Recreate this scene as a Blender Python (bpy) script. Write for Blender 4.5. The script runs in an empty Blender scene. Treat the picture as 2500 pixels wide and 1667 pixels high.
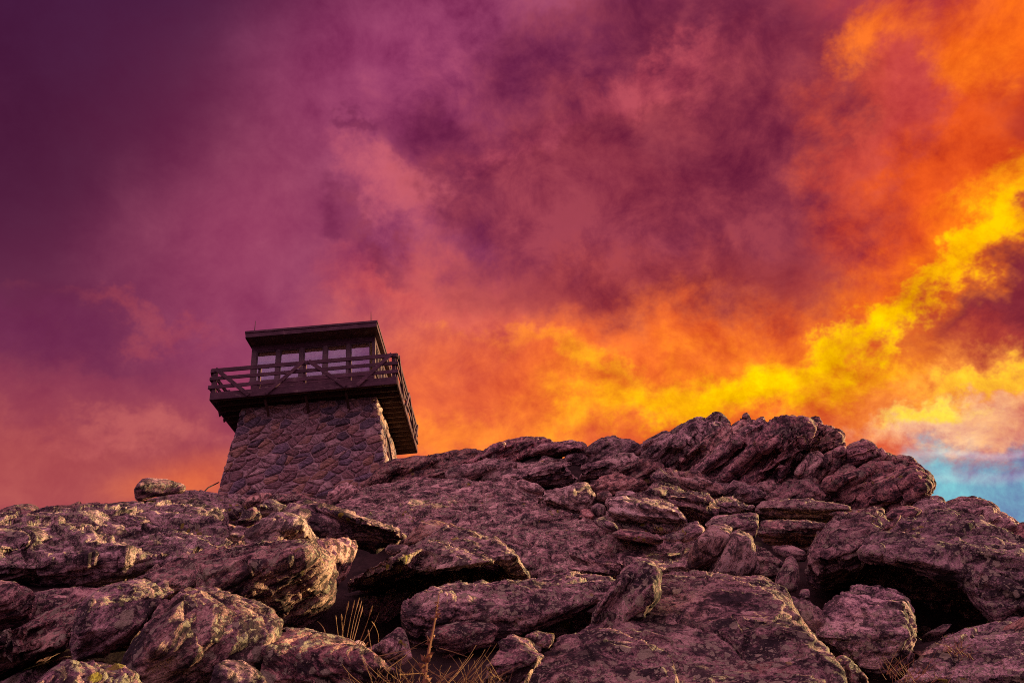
import bpy, bmesh, math, random
import numpy as np
from mathutils import Vector, Matrix
random.seed(7); rng = np.random.default_rng(7)
sc = bpy.context.scene
col = sc.collection
R = math.radians

# ------------------------------------------------------------------ camera
FPX = 1893.4                       # focal length for a frame 2500 wide
_p, _r = R(29.757), R(6.386)
CF = np.array([0, math.cos(_p), math.sin(_p)]); _R0 = np.array([1., 0, 0]); _U0 = np.cross(_R0, CF)
CR_ = math.cos(_r)*_R0 - math.sin(_r)*_U0
CU = math.cos(_r)*_U0 + math.sin(_r)*_R0
cam = bpy.data.cameras.new('camera'); camo = bpy.data.objects.new('camera', cam); col.objects.link(camo)
M4 = Matrix.Identity(4)
for i in range(3):
    M4[i][0] = CR_[i]; M4[i][1] = CU[i]; M4[i][2] = -CF[i]
camo.matrix_world = M4
cam.sensor_width = 36; cam.lens = FPX/2500*36; cam.clip_start = .05; cam.clip_end = 20000
cam.dof.use_dof = True; cam.dof.focus_distance = 12; cam.dof.aperture_fstop = 16
sc.camera = camo

def lin(r, g, b):
    f = lambda c: (c/255/12.92 if c/255 <= .04045 else ((c/255+.055)/1.055)**2.4)
    return (f(r), f(g), f(b), 1)

# ------------------------------------------------------------------ light
EXPO = .85                         # the photograph is exposed for the shaded rock
SUN_AZ, SUN_EL = 71, 8.5            # azimuth from +Y towards +X
sd = Vector((math.sin(R(SUN_AZ))*math.cos(R(SUN_EL)), math.cos(R(SUN_AZ))*math.cos(R(SUN_EL)), math.sin(R(SUN_EL))))
sl = bpy.data.lights.new('sun', 'SUN'); sl.energy = 5.0; sl.angle = R(2); sl.color = (1, .66, .29)
so = bpy.data.objects.new('sun', sl); col.objects.link(so)
so.rotation_euler = sd.to_track_quat('Z', 'Y').to_euler()
sc.view_settings.view_transform = 'Standard'; sc.view_settings.look = 'None'
sc.view_settings.exposure = EXPO; sc.view_settings.gamma = 1

# ------------------------------------------------------------------ sky (world)
class NT:
    """small helper round a node tree"""
    def __init__(s, nt): s.nt = nt; s.N = nt.nodes; s.L = nt.links
    def put(s, sock, v):
        if isinstance(v, bpy.types.NodeSocket): s.L.new(v, sock)
        elif v is not None: sock.default_value = v
    def n(s, t, ins=None, **kw):
        nd = s.N.new(t)
        for k, v in kw.items(): setattr(nd, k, v)
        for k, v in (ins or {}).items(): s.put(nd.inputs[k], v)
        return nd
    def m(s, op, a, b=None, c=None, clamp=False):
        nd = s.n('ShaderNodeMath', operation=op, use_clamp=clamp)
        for i, v in enumerate((a, b, c)): s.put(nd.inputs[i], v)
        return nd.outputs[0]
    def v(s, op, a, b=None, sc_=None):
        nd = s.n('ShaderNodeVectorMath', operation=op)
        s.put(nd.inputs[0], a); s.put(nd.inputs[1], b)
        if sc_ is not None: s.put(nd.inputs['Scale'], sc_)
        return nd.outputs['Value'] if op in ('DOT_PRODUCT', 'LENGTH') else nd.outputs[0]
    def mix(s, f, a, b, bt='MIX'):
        nd = s.n('ShaderNodeMix', data_type='RGBA', blend_type=bt)
        s.put(nd.inputs[0], f); s.put(nd.inputs[6], a); s.put(nd.inputs[7], b)
        return nd.outputs[2]
    def noise(s, vec, scale, detail=5, rough=.55, dist=0, out='Fac'):
        nd = s.n('ShaderNodeTexNoise', {'Vector': vec, 'Scale': scale, 'Detail': detail, 'Roughness': rough, 'Distortion': dist})
        return nd.outputs[out]
    def rng(s, x, a, b, c=0, d=1, smooth=True):
        nd = s.n('ShaderNodeMapRange', interpolation_type='SMOOTHSTEP' if smooth else 'LINEAR')
        for i, v in enumerate((x, a, b, c, d)): s.put(nd.inputs[i], v)
        return nd.outputs[0]

def sky_xy(fx, fy):                # a point of the 2352-wide view -> stereographic sky coordinates
    x = (fx*1.063-1250)/FPX; y = (833.5-fy*1.063)/FPX
    rr = math.hypot(x, y) or 1e-9
    k = 2*math.tan(math.atan(rr)/2)/rr
    return x*k, y*k

world = bpy.data.worlds.new('World'); sc.world = world; world.use_nodes = True
W = NT(world.node_tree); W.N.clear()
gen = W.n('ShaderNodeTexCoord').outputs['Generated']
dn = W.v('NORMALIZE', gen)
kx = W.v('DOT_PRODUCT', dn, tuple(CR_)); ky = W.v('DOT_PRODUCT', dn, tuple(CU)); kz = W.v('DOT_PRODUCT', dn, tuple(CF))
kk = W.m('DIVIDE', 2, W.m('MAXIMUM', W.m('ADD', kz, 1), .02))
comb = W.n('ShaderNodeCombineXYZ', {0: W.m('MULTIPLY', kx, kk), 1: W.m('MULTIPLY', ky, kk)}).outputs[0]
# cloud-deck coordinates: perspective of a layer overhead
zz = W.m('ADD', W.v('DOT_PRODUCT', dn, (0, 0, 1)), .28)
deck = W.v('SCALE', dn, sc_=W.m('DIVIDE', 1, W.m('MAXIMUM', zz, .06)))
bent = W.v('ADD', W.v('SCALE', dn, sc_=.8), W.v('SCALE', deck, sc_=.22))     # billows, a little flattened towards the horizon
w1 = W.noise(bent, 2.6, 2, .5, out='Color'); w2 = W.noise(bent, 9, 5, .66, out='Color')
warp = W.v('ADD', W.v('SCALE', W.v('SUBTRACT', w1, (.5, .5, .5)), sc_=.22), W.v('SCALE', W.v('SUBTRACT', w2, (.5, .5, .5)), sc_=.20))
P = W.v('ADD', comb, warp)
P = W.v('MULTIPLY', P, (1, 1, 0))
Psm = W.v('MULTIPLY', W.v('ADD', comb, W.v('SCALE', W.v('SUBTRACT', w1, (.5, .5, .5)), sc_=.14)), (1, 1, 0))
fine = W.noise(bent, 13, 8, .68, .2)
fine2 = W.noise(bent, 5.5, 4, .55, .35)
ragged = W.m('ADD', W.m('MULTIPLY', fine, .55), W.m('MULTIPLY', fine2, .45))
nish = W.n('ShaderNodeTexSky', sky_type='NISHITA')
nish.sun_disc = False; nish.sun_elevation = R(SUN_EL); nish.sun_rotation = R(SUN_AZ)
clear = W.v('SCALE', nish.outputs[0], sc_=.055)
high = W.rng(W.v('DOT_PRODUCT', dn, (0, 0, 1)), .02, .62)                    # dusky towards the horizon, lit cloud higher up
c = W.mix(.85, clear, W.mix(high, lin(156, 102, 142), lin(250, 176, 202)))
def lobe(c, fx, fy, sx, sy, rot, colour, amt=1, soft=(.35, 1.0), rough=.5, smooth=False):
    x, y = sky_xy(fx, fy); k = 1.063/FPX
    mp = W.n('ShaderNodeMapping', {'Vector': Psm if smooth else P}, vector_type='TEXTURE')
    mp.inputs['Location'].default_value = (x, y, 0)
    mp.inputs['Rotation'].default_value = (0, 0, R(rot))
    mp.inputs['Scale'].default_value = (sx*k, sy*k, 1)
    ln = W.v('LENGTH', mp.outputs[0])
    if rough: ln = W.m('ADD', ln, W.m('MULTIPLY', W.m('SUBTRACT', .5, ragged), rough*2))
    wgt = W.rng(ln, soft[0], soft[1], amt, 0)
    return W.mix(wgt, c, colour)
SKY = [  # x, y, half width, half height, turn, colour, strength, softness, roughness, smooth
 (1150, 640, 2300, 1500, 0, lin(150, 64, 100), 1, (.55, 1.1), .1, True),
 (-150, 200, 1000, 1000, 20, lin(66, 22, 54), .92, (.1, 1), .15, True),
 (250, -250, 1150, 520, 8, lin(60, 22, 60), .85, (.1, 1), .15, True),
 (560, 560, 360, 520, -25, lin(166, 74, 106), .75, (.0, 1), .3, True),
 (900, 130, 460, 330, 20, lin(160, 66, 110), .7, (.0, 1), .35, True),
 (150, 1080, 950, 330, -4, lin(176, 79, 80), .95, (.1, 1), .25, True),
 (60, 740, 420, 90, -14, lin(112, 42, 80), .7, (.0, 1), .5, False),
 (300, 690, 250, 45, -12, lin(206, 88, 82), .25, (.0, 1), .7, False),
 (180, 860, 330, 70, 3, lin(144, 58, 84), .55, (.0, 1), .5, False),
 (300, 960, 300, 60, -8, lin(206, 104, 100), .5, (.0, 1), .6, False),
 (450, 1090, 240, 90, 0, lin(240, 116, 66), .8, (.0, 1), .3, True),
 # orange body right of the tower
 (1650, 980, 1150, 540, 10, lin(238, 98, 44), 1, (.35, 1), .15, True),
 (1100, 950, 560, 420, -15, lin(234, 104, 66), .85, (.1, 1), .25, True),
 (960, 640, 330, 130, -14, lin(214, 90, 86), .75, (.0, 1), .5, False),
 (2200, 350, 520, 760, 10, lin(226, 80, 34), .95, (.25, 1), .3, False),
 # dark cloud mass with a ragged left edge
 (1500, 420, 560, 420, -18, lin(124, 42, 66), .95, (.35, 1), .7, False),
 (1270, 460, 470, 190, -24, lin(132, 48, 76), .9, (.3, 1), .8, False),
 (1660, 190, 400, 380, 70, lin(132, 45, 66), .9, (.35, 1), .6, False),
 (1560, 680, 480, 150, -6, lin(150, 52, 60), .9, (.2, 1), .6, False),
 (1330, 110, 330, 130, 10, lin(118, 42, 80), .8, (.2, 1), .7, False),
 (1560, 60, 330, 110, 0, lin(106, 34, 66), .8, (.1, 1), .7, False),
 (1030, 320, 230, 70, 12, lin(126, 46, 84), .9, (.2, 1), .8, False),
 (830, 310, 90, 35, 10, lin(122, 44, 82), .8, (.1, 1), .8, False),
 (740, 500, 90, 60, -30, lin(126, 46, 82), .75, (.1, 1), .8, False),
 (900, 560, 190, 60, -30, lin(138, 52, 80), .75, (.1, 1), .8, False),
 (1060, 430, 150, 60, -10, lin(118, 42, 74), .7, (.1, 1), .8, False),
 (1480, 300, 300, 70, -12, lin(104, 36, 66), .6, (.0, 1), .8, False),
 (1520, 170, 220, 60, 10, lin(182, 70, 90), .75, (.0, 1), .9, False),
 (1290, 270, 240, 50, 24, lin(170, 68, 96), .7, (.0, 1), .9, False),
 (900, 440, 220, 80, -20, lin(196, 88, 108), .7, (.0, 1), .8, False),
 (1130, 360, 120, 40, 30, lin(172, 70, 98), .6, (.0, 1), .9, False),
 (1450, 360, 640, 430, -10, lin(96, 32, 62), .5, (.0, 1), -1.5, False),
 (1400, 380, 640, 430, -10, lin(190, 74, 82), .33, (.0, 1), 1.5, False),
 # right hand side
 (1480, 870, 800, 210, 4, lin(246, 110, 42), .85, (.0, 1), .35, False),
 (2240, 360, 400, 560, 8, lin(238, 88, 28), .85, (.2, 1), .5, False),
 (2010, 210, 100, 330, -14, lin(190, 64, 72), .75, (.1, 1), .4, False),
 (2300, 300, 200, 180, 0, lin(168, 46, 46), .8, (.1, 1), .8, False),
 (2200, 110, 190, 160, -30, lin(250, 108, 24), .85, (.1, 1), .7, False),
 (2310, 140, 110, 110, 20, lin(244, 100, 24), .6, (.1, 1), .9, False),
 (2120, 190, 110, 80, 30, lin(246, 112, 26), .7, (.1, 1), .9, False),
 (2080, 60, 70, 110, -20, lin(240, 98, 30), .6, (.1, 1), .9, False),
 (1960, 50, 90, 110, -40, lin(250, 112, 30), .75, (.1, 1), .8, False),
 (2320, 700, 380, 200, 28, lin(128, 38, 52), 1, (.3, 1), .7, False),
 (2120, 830, 260, 90, 25, lin(186, 62, 50), .7, (.2, 1), .8, False),
 # blaze along the ridge, then its bright heart running up to the right
 (1740, 935, 540, 175, 10, lin(254, 138, 24), .85, (.1, 1), .5, False),
 (2140, 590, 400, 130, 36, lin(250, 118, 18), .8, (.1, 1), .6, False),
 (1430, 985, 480, 140, 0, lin(255, 142, 30), .7, (.0, 1), .6, False),
 (2330, 420, 200, 80, 33, lin(255, 176, 6), .8, (.0, .9), .9, False),
 (2180, 590, 240, 52, 32, lin(255, 184, 0), .95, (.05, 1), .8, False),
 (1995, 725, 190, 62, 46, lin(255, 192, 0), 1, (.1, 1), .7, False),
 (1890, 850, 140, 74, 56, lin(255, 196, 0), 1, (.15, 1), .6, False),
 (1710, 955, 370, 100, 10, lin(255, 194, 0), 1, (.1, 1), .7, False),
 (1500, 1000, 300, 80, -4, lin(255, 176, 8), .8, (.0, 1), .8, False),
 (1240, 800, 240, 50, -14, lin(255, 140, 40), .55, (.0, 1), .9, False),
 (1380, 890, 200, 60, -28, lin(255, 176, 20), .6, (.0, 1), .9, False),
 (1080, 1010, 340, 80, 0, lin(255, 134, 48), .8, (.0, 1), .5, False),
 # clearing in the lower right
 (2200, 930, 420, 120, 24, lin(250, 144, 62), .9, (.2, 1), .6, False),
 (2520, 1150, 640, 250, 22, lin(122, 180, 200), 1, (.42, 1), .3, False),
 (2190, 990, 300, 80, 24, lin(248, 190, 152), .9, (.1, 1), .7, False),
 (2340, 940, 220, 60, 24, lin(250, 172, 110), .8, (.1, 1), .8, False),
 (2110, 985, 120, 45, 25, lin(255, 210, 60), .9, (.1, 1), .8, False),
 (2230, 880, 200, 45, 22, lin(255, 196, 40), .75, (.0, 1), .9, False),
 (2450, 1000, 160, 30, 24, lin(124, 150, 190), .4, (.1, 1), .7, False),
 (2270, 1062, 240, 13, 9, lin(222, 196, 200), .6, (.0, 1), .3, True),
 (2330, 1106, 200, 16, 8, lin(190, 196, 208), .5, (.0, 1), .3, True),
 (2200, 1130, 170, 14, 10, lin(176, 196, 208), .45, (.0, 1), .3, True),
]
for a in SKY: c = lobe(c, *a)
# fine light and dark structure of the cloud itself
calm = W.rng(W.v('DOT_PRODUCT', comb, (1, .25, 0)), -.35, .10, .45, 1)        # the veil on the left is smooth, the cloud on the right is broken
d1 = W.m('MULTIPLY', W.m('SUBTRACT', fine, .5), W.m('MULTIPLY', calm, 2.2)); d2 = W.m('MULTIPLY', W.m('SUBTRACT', fine2, .5), W.m('MULTIPLY', calm, 1.7))
gain = W.m('MINIMUM', W.m('MAXIMUM', W.m('ADD', 1, W.m('ADD', d1, d2)), .35), 1.32)
c = W.v('MULTIPLY', c, W.n('ShaderNodeCombineXYZ', {0: W.m('ADD', W.m('MULTIPLY', gain, .6), .4), 1: W.m('POWER', gain, 1.2), 2: W.m('ADD', W.m('MULTIPLY', gain, .6), .4)}).outputs[0])
bg = W.n('ShaderNodeBackground', {'Color': c, 'Strength': 2**-EXPO})
wo = W.n('ShaderNodeOutputWorld', {'Surface': bg.outputs[0]})


# ------------------------------------------------------------------ helpers
sc.cycles.use_denoising = False; sc.cycles.filter_width = 1.0; sc.cycles.sample_clamp_indirect = 1.5; sc.cycles.sample_clamp_direct = 6
sc.cycles.max_bounces = 5; sc.cycles.diffuse_bounces = 2; sc.cycles.glossy_bounces = 3
sc.cycles.transparent_max_bounces = 8

def at(px, py, t):                 # a direction of the 2500-wide view and a distance in metres -> a place on the hill
    d = CF + CR_*((px-1250)/FPX) + CU*((833.5-py)/FPX)
    return d/np.linalg.norm(d)*t
CROP = {'A': (0, 1100, 2.766), 'B': (620, 1100, 2.766), 'C': (1240, 1100, 2.766), 'D': (1860, 1100, 2.766),
        'E': (900, 980, 2.94), 'G': (1600, 980, 2.6133), 'F': (0, 0, .9408)}

PERM = rng.permutation(256); PERM = np.concatenate([PERM, PERM, PERM])
GRAD = rng.normal(size=(256, 3)); GRAD /= np.linalg.norm(GRAD, axis=1)[:, None]
def pn(P):                         # gradient noise, about -0.6 .. 0.6
    i = np.floor(P).astype(np.int64); f = P-i; i &= 255
    u = f*f*f*(f*(f*6-15)+10)
    out = np.zeros(len(P))
    for dx in (0, 1):
        wx = u[:, 0] if dx else 1-u[:, 0]; hx = PERM[i[:, 0]+dx]
        for dy in (0, 1):
            wy = wx*(u[:, 1] if dy else 1-u[:, 1]); hy = PERM[(hx+i[:, 1]+dy)]
            for dz in (0, 1):
                wz = wy*(u[:, 2] if dz else 1-u[:, 2]); g = GRAD[PERM[hy+i[:, 2]+dz] & 255]
                out += wz*(g[:, 0]*(f[:, 0]-dx)+g[:, 1]*(f[:, 1]-dy)+g[:, 2]*(f[:, 2]-dz))
    return out
def sstep(a, b, x):
    t = np.clip((x-a)/(b-a), 0, 1); return t*t*(3-2*t)

def mesh_np(name, V, faces):
    me = bpy.data.meshes.new(name); me.from_pydata([tuple(v) for v in V], [], faces); me.update(); return me
def link(name, me, mat, parent=None):
    o = bpy.data.objects.new(name, me); col.objects.link(o)
    if mat: me.materials.clear(); me.materials.append(mat)
    if parent: o.parent = parent
    return o
def tag(o, label, cat, group=None):
    o['label'] = label; o['category'] = cat
    if group: o['group'] = group
    return o
def empty(name, loc=(0, 0, 0), rz=0):
    o = bpy.data.objects.new(name, None); o.location = loc; o.rotation_euler = (0, 0, rz); col.objects.link(o); return o

class MB:                          # collects boxes, bars, tubes -> one mesh
    def __init__(s): s.V = []; s.F = []
    def add(s, V, F):
        b = len(s.V); s.V += [tuple(map(float, v)) for v in V]; s.F += [tuple(b+i for i in f) for f in F]; return s
    def box(s, x0, x1, y0, y1, z0, z1):
        V = [(x, y, z) for z in (z0, z1) for y in (y0, y1) for x in (x0, x1)]
        return s.add(V, [(0, 2, 3, 1), (4, 5, 7, 6), (0, 1, 5, 4), (2, 6, 7, 3), (0, 4, 6, 2), (1, 3, 7, 5)])
    def bar(s, a, b, w, h, up=(0, 0, 1)):      # beam from a to b, w sideways, h along up
        a, b = Vector(a), Vector(b); d = (b-a).normalized(); side = d.cross(Vector(up)).normalized(); u = side.cross(d)
        V = [p+side*(i*w/2)+u*(j*h/2) for p in (a, b) for j in (-1, 1) for i in (-1, 1)]
        return s.add(V, [(0, 1, 3, 2), (4, 6, 7, 5), (0, 4, 5, 1), (2, 3, 7, 6), (0, 2, 6, 4), (1, 5, 7, 3)])
    def tube(s, pts, rad, n=7):
        pts = [Vector(p) for p in pts]; rads = rad if isinstance(rad, (list, tuple)) else [rad]*len(pts)
        V = []; F = []
        for i, p in enumerate(pts):
            d = (pts[min(i+1, len(pts)-1)]-pts[max(i-1, 0)]).normalized()
            sd_ = d.cross(Vector((.31, .22, .92)) if abs(d.z) < .9 else Vector((1, .1, 0))).normalized(); u = sd_.cross(d)
            V += [p+(sd_*math.cos(k*2*math.pi/n)+u*math.sin(k*2*math.pi/n))*rads[i] for k in range(n)]
        for i in range(len(pts)-1):
            for k in range(n):
                F.append((i*n+k, i*n+(k+1) % n, (i+1)*n+(k+1) % n, (i+1)*n+k))
        F.append(tuple(range(n-1, -1, -1))); F.append(tuple((len(pts)-1)*n+k for k in range(n)))
        return s.add(V, F)
    def build(s, name, mat, parent=None, bevel=0):
        me = bpy.data.meshes.new(name); me.from_pydata(s.V, [], s.F); me.update()
        bm = bmesh.new(); bm.from_mesh(me); bmesh.ops.recalc_face_normals(bm, faces=bm.faces)
        if bevel: bmesh.ops.bevel(bm, geom=bm.edges[:], offset=bevel, segments=1, affect='EDGES', clamp_overlap=True)
        bm.to_mesh(me); bm.free()
        return link(name, me, mat, parent)

# ------------------------------------------------------------------ materials
def new_mat(name):
    m = bpy.data.materials.new(name); m.use_nodes = True; T = NT(m.node_tree); T.N.clear(); return m, T
def finish(T, colour, rough, bump=None, spec=.3, **kw):
    b = T.n('ShaderNodeBsdfPrincipled', {'Base Color': colour, 'Roughness': rough, 'Specular IOR Level': spec})
    if bump is not None: T.put(b.inputs['Normal'], bump)
    for k, v in kw.items(): T.put(b.inputs[k], v)
    T.n('ShaderNodeOutputMaterial', {'Surface': b.outputs[0]}); return b

def rock_material(name, lichen=1.0, dark=(.020, .011, .015), mid=(.27, .150, .160), light=(.78, .53, .45), fscale=1.0):
    m, T = new_mat(name)
    fol = T.n('ShaderNodeAttribute', attribute_name='fol').outputs['Vector']      # metres along / into / across the layering
    rnd = T.n('ShaderNodeObjectInfo').outputs['Random']
    off = T.n('ShaderNodeCombineXYZ', {0: T.m('MULTIPLY', rnd, 37), 1: T.m('MULTIPLY', rnd, 91), 2: T.m('MULTIPLY', rnd, 53)}).outputs[0]
    p = T.v('ADD', fol, off)
    wv = T.noise(p, 1.6*fscale, 3, .5, out='Color')
    pw = T.v('ADD', p, T.v('SCALE', T.v('SUBTRACT', wv, (.5, .5, .5)), sc_=.22))
    lay = T.v('MULTIPLY', pw, (2.2*fscale, 2.2*fscale, 17*fscale))
    lay2 = T.v('MULTIPLY', pw, (9*fscale, 9*fscale, 60*fscale))
    n1 = T.noise(lay, 1, 8, .68); n2 = T.noise(lay2, 1, 4, .7)
    iso = T.noise(p, 7*fscale, 8, .72); grit = T.noise(p, 60*fscale, 4, .75)
    a = T.m('ADD', T.m('MULTIPLY', n1, .62), T.m('ADD', T.m('MULTIPLY', n2, .22), T.m('MULTIPLY', iso, .28)))
    a = T.m('ADD', a, T.m('MULTIPLY', T.m('SUBTRACT', grit, .5), .36))
    k = T.rng(a, .475, .635)
    cr = T.n('ShaderNodeValToRGB', {0: k}); e = cr.color_ramp.elements
    e[0].position = 0; e[0].color = (*dark, 1); e[1].position = 1; e[1].color = (*light, 1)
    x = e.new(.36); x.color = (*mid, 1); x = e.new(.68); x.color = (mid[0]*1.75, mid[1]*1.7, mid[2]*1.55, 1)
    cc = cr.outputs[0]
    # each rock its own cast
    hs = T.n('ShaderNodeHueSaturation', {'Color': cc, 'Hue': T.rng(rnd, 0, 1, .485, .515, False), 'Saturation': T.rng(T.m('FRACT', T.m('MULTIPLY', rnd, 7.3)), 0, 1, .75, 1.2, False), 'Value': T.rng(T.m('FRACT', T.m('MULTIPLY', rnd, 13.7)), 0, 1, .78, 1.25, False)})
    cc = hs.outputs[0]
    # rusty stains
    rust = T.rng(T.noise(p, 2.2*fscale, 4, .6), .60, .74)
    cc = T.mix(T.m('MULTIPLY', rust, .45), cc, (.30, .115, .05, 1))
    # black crust lichen
    blk = T.rng(T.m('ADD', T.noise(T.v('MULTIPLY', p, (1, 1, 2.4)), 6*fscale, 7, .74), T.m('MULTIPLY', T.m('SUBTRACT', grit, .5), .5)), .515, .555)
    cc = T.mix(T.m('MULTIPLY', blk, .88), cc, (.022, .016, .021, 1))
    # pale grey-green lichen rosettes: irregular blotches of several sizes
    area = T.rng(T.noise(p, 1.1, 3, .5), .36, .50)
    pl = T.v('ADD', p, T.v('SCALE', T.v('SUBTRACT', T.noise(p, 16*fscale, 4, .6, out='Color'), (.5, .5, .5)), sc_=.07/fscale))
    masks = []
    for s_, th in ((13*fscale, .34), (27*fscale, .36), (60*fscale, .36)):
        vo = T.n('ShaderNodeTexVoronoi', {'Vector': pl, 'Scale': s_, 'Randomness': 1.0})
        size = T.m('MULTIPLY', T.rng(T.v('DOT_PRODUCT', vo.outputs['Color'], (1, 0, 0)), .35, 1, 0, 1, False), th*1.6)
        masks.append(T.rng(T.m('SUBTRACT', vo.outputs['Distance'], size), -.05, .02, 1, 0))
    lm = T.m('MAXIMUM', T.m('MAXIMUM', masks[0], masks[1]), masks[2])
    geo = T.n('ShaderNodeNewGeometry')
    up = T.rng(T.v('DOT_PRODUCT', geo.outputs['Normal'], (0, -.5, .85)), -.35, .35)
    lm = T.m('MULTIPLY', T.m('MULTIPLY', lm, area), T.m('MULTIPLY', up, min(1, 1.0*lichen)))
    lcol = T.mix(grit, (.20, .19, .13, 1), (.56, .52, .37, 1))
    cc = T.mix(lm, cc, lcol)
    # sparse sulphur-yellow lichen
    vy = T.n('ShaderNodeTexVoronoi', {'Vector': pl, 'Scale': 11*fscale, 'Randomness': 1.0})
    ya = T.rng(T.noise(T.v('ADD', p, (9, 4, 2)), 1.3, 2, .5), .60, .66)
    ym = T.m('MULTIPLY', T.rng(T.m('SUBTRACT', vy.outputs['Distance'], T.m('MULTIPLY', T.v('DOT_PRODUCT', vy.outputs['Color'], (0, 1, 0)), .42)), -.06, .02, 1, 0), ya)
    cc = T.mix(T.m('MULTIPLY', ym, .85*min(1, lichen)), cc, (.34, .31, .025, 1))
    h = T.m('ADD', T.m('ADD', T.m('MULTIPLY', n1, 1.0), T.m('MULTIPLY', n2, .55)), T.m('ADD', T.m('MULTIPLY', iso, .8), T.m('MULTIPLY', grit, .35)))
    h = T.m('ADD', h, T.m('MULTIPLY', lm, .15))
    bp = T.n('ShaderNodeBump', {'Height': h, 'Strength': 1.0, 'Distance': .045/fscale})
    finish(T, cc, T.rng(grit, 0, 1, .62, .9, False), bp.outputs[0], .35)
    return m
M_ROCK = rock_material('gneiss_rock', 1.0)
M_CRAG = rock_material('crag_rock', .6, dark=(.035, .020, .024), mid=(.32, .180, .185), light=(.82, .57, .48), fscale=.62)
M_PINK = rock_material('fresh_pink_rock', .25, dark=(.09, .048, .044), mid=(.44, .27, .235), light=(.82, .62, .52))

def wood_material(name, dark, light, axis_obj=True, rough=.7):
    m, T = new_mat(name)
    o = T.n('ShaderNodeTexCoord').outputs['Object']; rnd = T.n('ShaderNodeObjectInfo').outputs['Random']
    p = T.v('ADD', o, T.n('ShaderNodeCombineXYZ', {0: T.m('MULTIPLY', rnd, 31), 1: T.m('MULTIPLY', rnd, 17), 2: T.m('MULTIPLY', rnd, 23)}).outputs[0])
    g = T.noise(T.v('MULTIPLY', p, (3, 3, 42)), 1, 5, .65, .4); w = T.noise(p, 2.3, 5, .6); ff = T.noise(p, 60, 3, .6)
    k = T.rng(T.m('ADD', T.m('MULTIPLY', g, .55), T.m('ADD', T.m('MULTIPLY', w, .4), T.m('MULTIPLY', ff, .12))), .35, .75)
    cc = T.mix(k, (*dark, 1), (*light, 1))
    worn = T.rng(T.m('ADD', T.noise(T.v('MULTIPLY', p, (1, 1, 3)), 3.5, 6, .7), T.m('MULTIPLY', ff, .12)), .62, .74)
    cc = T.mix(T.m('MULTIPLY', worn, .5), cc, (.32, .25, .22, 1))
    hs = T.n('ShaderNodeHueSaturation', {'Color': cc, 'Value': T.rng(rnd, 0, 1, .8, 1.25, False)})
    bp = T.n('ShaderNodeBump', {'Height': T.m('ADD', g, T.m('MULTIPLY', ff, .3)), 'Strength': .5, 'Distance': .01})
    finish(T, hs.outputs[0], rough, bp.outputs[0], .3); return m
M_WOOD = wood_material('stained_timber', (.045, .020, .033), (.145, .070, .098))
M_UNDER = wood_material('raw_joist_timber', (.05, .026, .02), (.12, .065, .048))
M_TRIM = wood_material('window_trim', (.10, .068, .080), (.19, .13, .145))
M_CEIL = wood_material('tan_ceiling_boards', (.62, .42, .24), (.78, .56, .34))

def stone_material():
    m, T = new_mat('fieldstone')
    o = T.n('ShaderNodeTexCoord').outputs['Object']; rnd = T.n('ShaderNodeObjectInfo').outputs['Random']
    r2 = T.m('FRACT', T.m('MULTIPLY', rnd, 9.7)); r3 = T.m('FRACT', T.m('MULTIPLY', rnd, 27.1))
    p = T.v('ADD', o, T.n('ShaderNodeCombineXYZ', {0: T.m('MULTIPLY', rnd, 41), 1: T.m('MULTIPLY', r2, 60), 2: T.m('MULTIPLY', r3, 33)}).outputs[0])
    mp = T.n('ShaderNodeMapping', {'Vector': p}); T.put(mp.inputs['Rotation'], T.n('ShaderNodeCombineXYZ', {1: T.rng(r2, 0, 1, -1.0, .25, False)}).outputs[0])
    q = mp.outputs[0]
    n1 = T.noise(T.v('MULTIPLY', q, (3, 3, 26)), 1, 6, .66, .5); n2 = T.noise(q, 14, 7, .7); n3 = T.noise(q, 60, 4, .7)
    k = T.rng(T.m('ADD', T.m('MULTIPLY', n1, .6), T.m('ADD', T.m('MULTIPLY', n2, .35), T.m('MULTIPLY', n3, .15))), .42, .70)
    cr = T.n('ShaderNodeValToRGB', {0: rnd}); cr.color_ramp.interpolation = 'CONSTANT'; e = cr.color_ramp.elements
    cols = [(0, (.29, .18, .185)), (.13, (.19, .145, .185)), (.24, (.36, .22, .185)), (.34, (.24, .145, .15)), (.45, (.10, .078, .10)),
            (.53, (.36, .25, .25)), (.64, (.37, .225, .165)), (.71, (.27, .16, .155)), (.80, (.15, .12, .15)), (.87, (.46, .33, .31)), (.94, (.22, .135, .135))]
    e[0].position = 0; e[0].color = (*cols[0][1], 1); e[1].position = cols[1][0]; e[1].color = (*cols[1][1], 1)
    for ps, cl in cols[2:]: x = e.new(ps); x.color = (*cl, 1)
    base = cr.outputs[0]
    cc = T.mix(k, T.v('SCALE', base, sc_=.30), T.v('SCALE', base, sc_=1.9))
    st = T.rng(T.m('ADD', n1, T.m('MULTIPLY', n3, .2)), .68, .80)
    cc = T.mix(T.m('MULTIPLY', st, .6), cc, (.46, .36, .34, 1))
    rs = T.rng(T.noise(p, 5, 4, .6), .58, .72); cc = T.mix(T.m('MULTIPLY', rs, .4), cc, (.28, .12, .05, 1))
    bp = T.n('ShaderNodeBump', {'Height': T.m('ADD', T.m('MULTIPLY', n1, 1), T.m('ADD', T.m('MULTIPLY', n2, .6), T.m('MULTIPLY', n3, .25))), 'Strength': 1, 'Distance': .035})
    finish(T, cc, .75, bp.outputs[0], .35); return m
M_STONE = stone_material()
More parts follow.
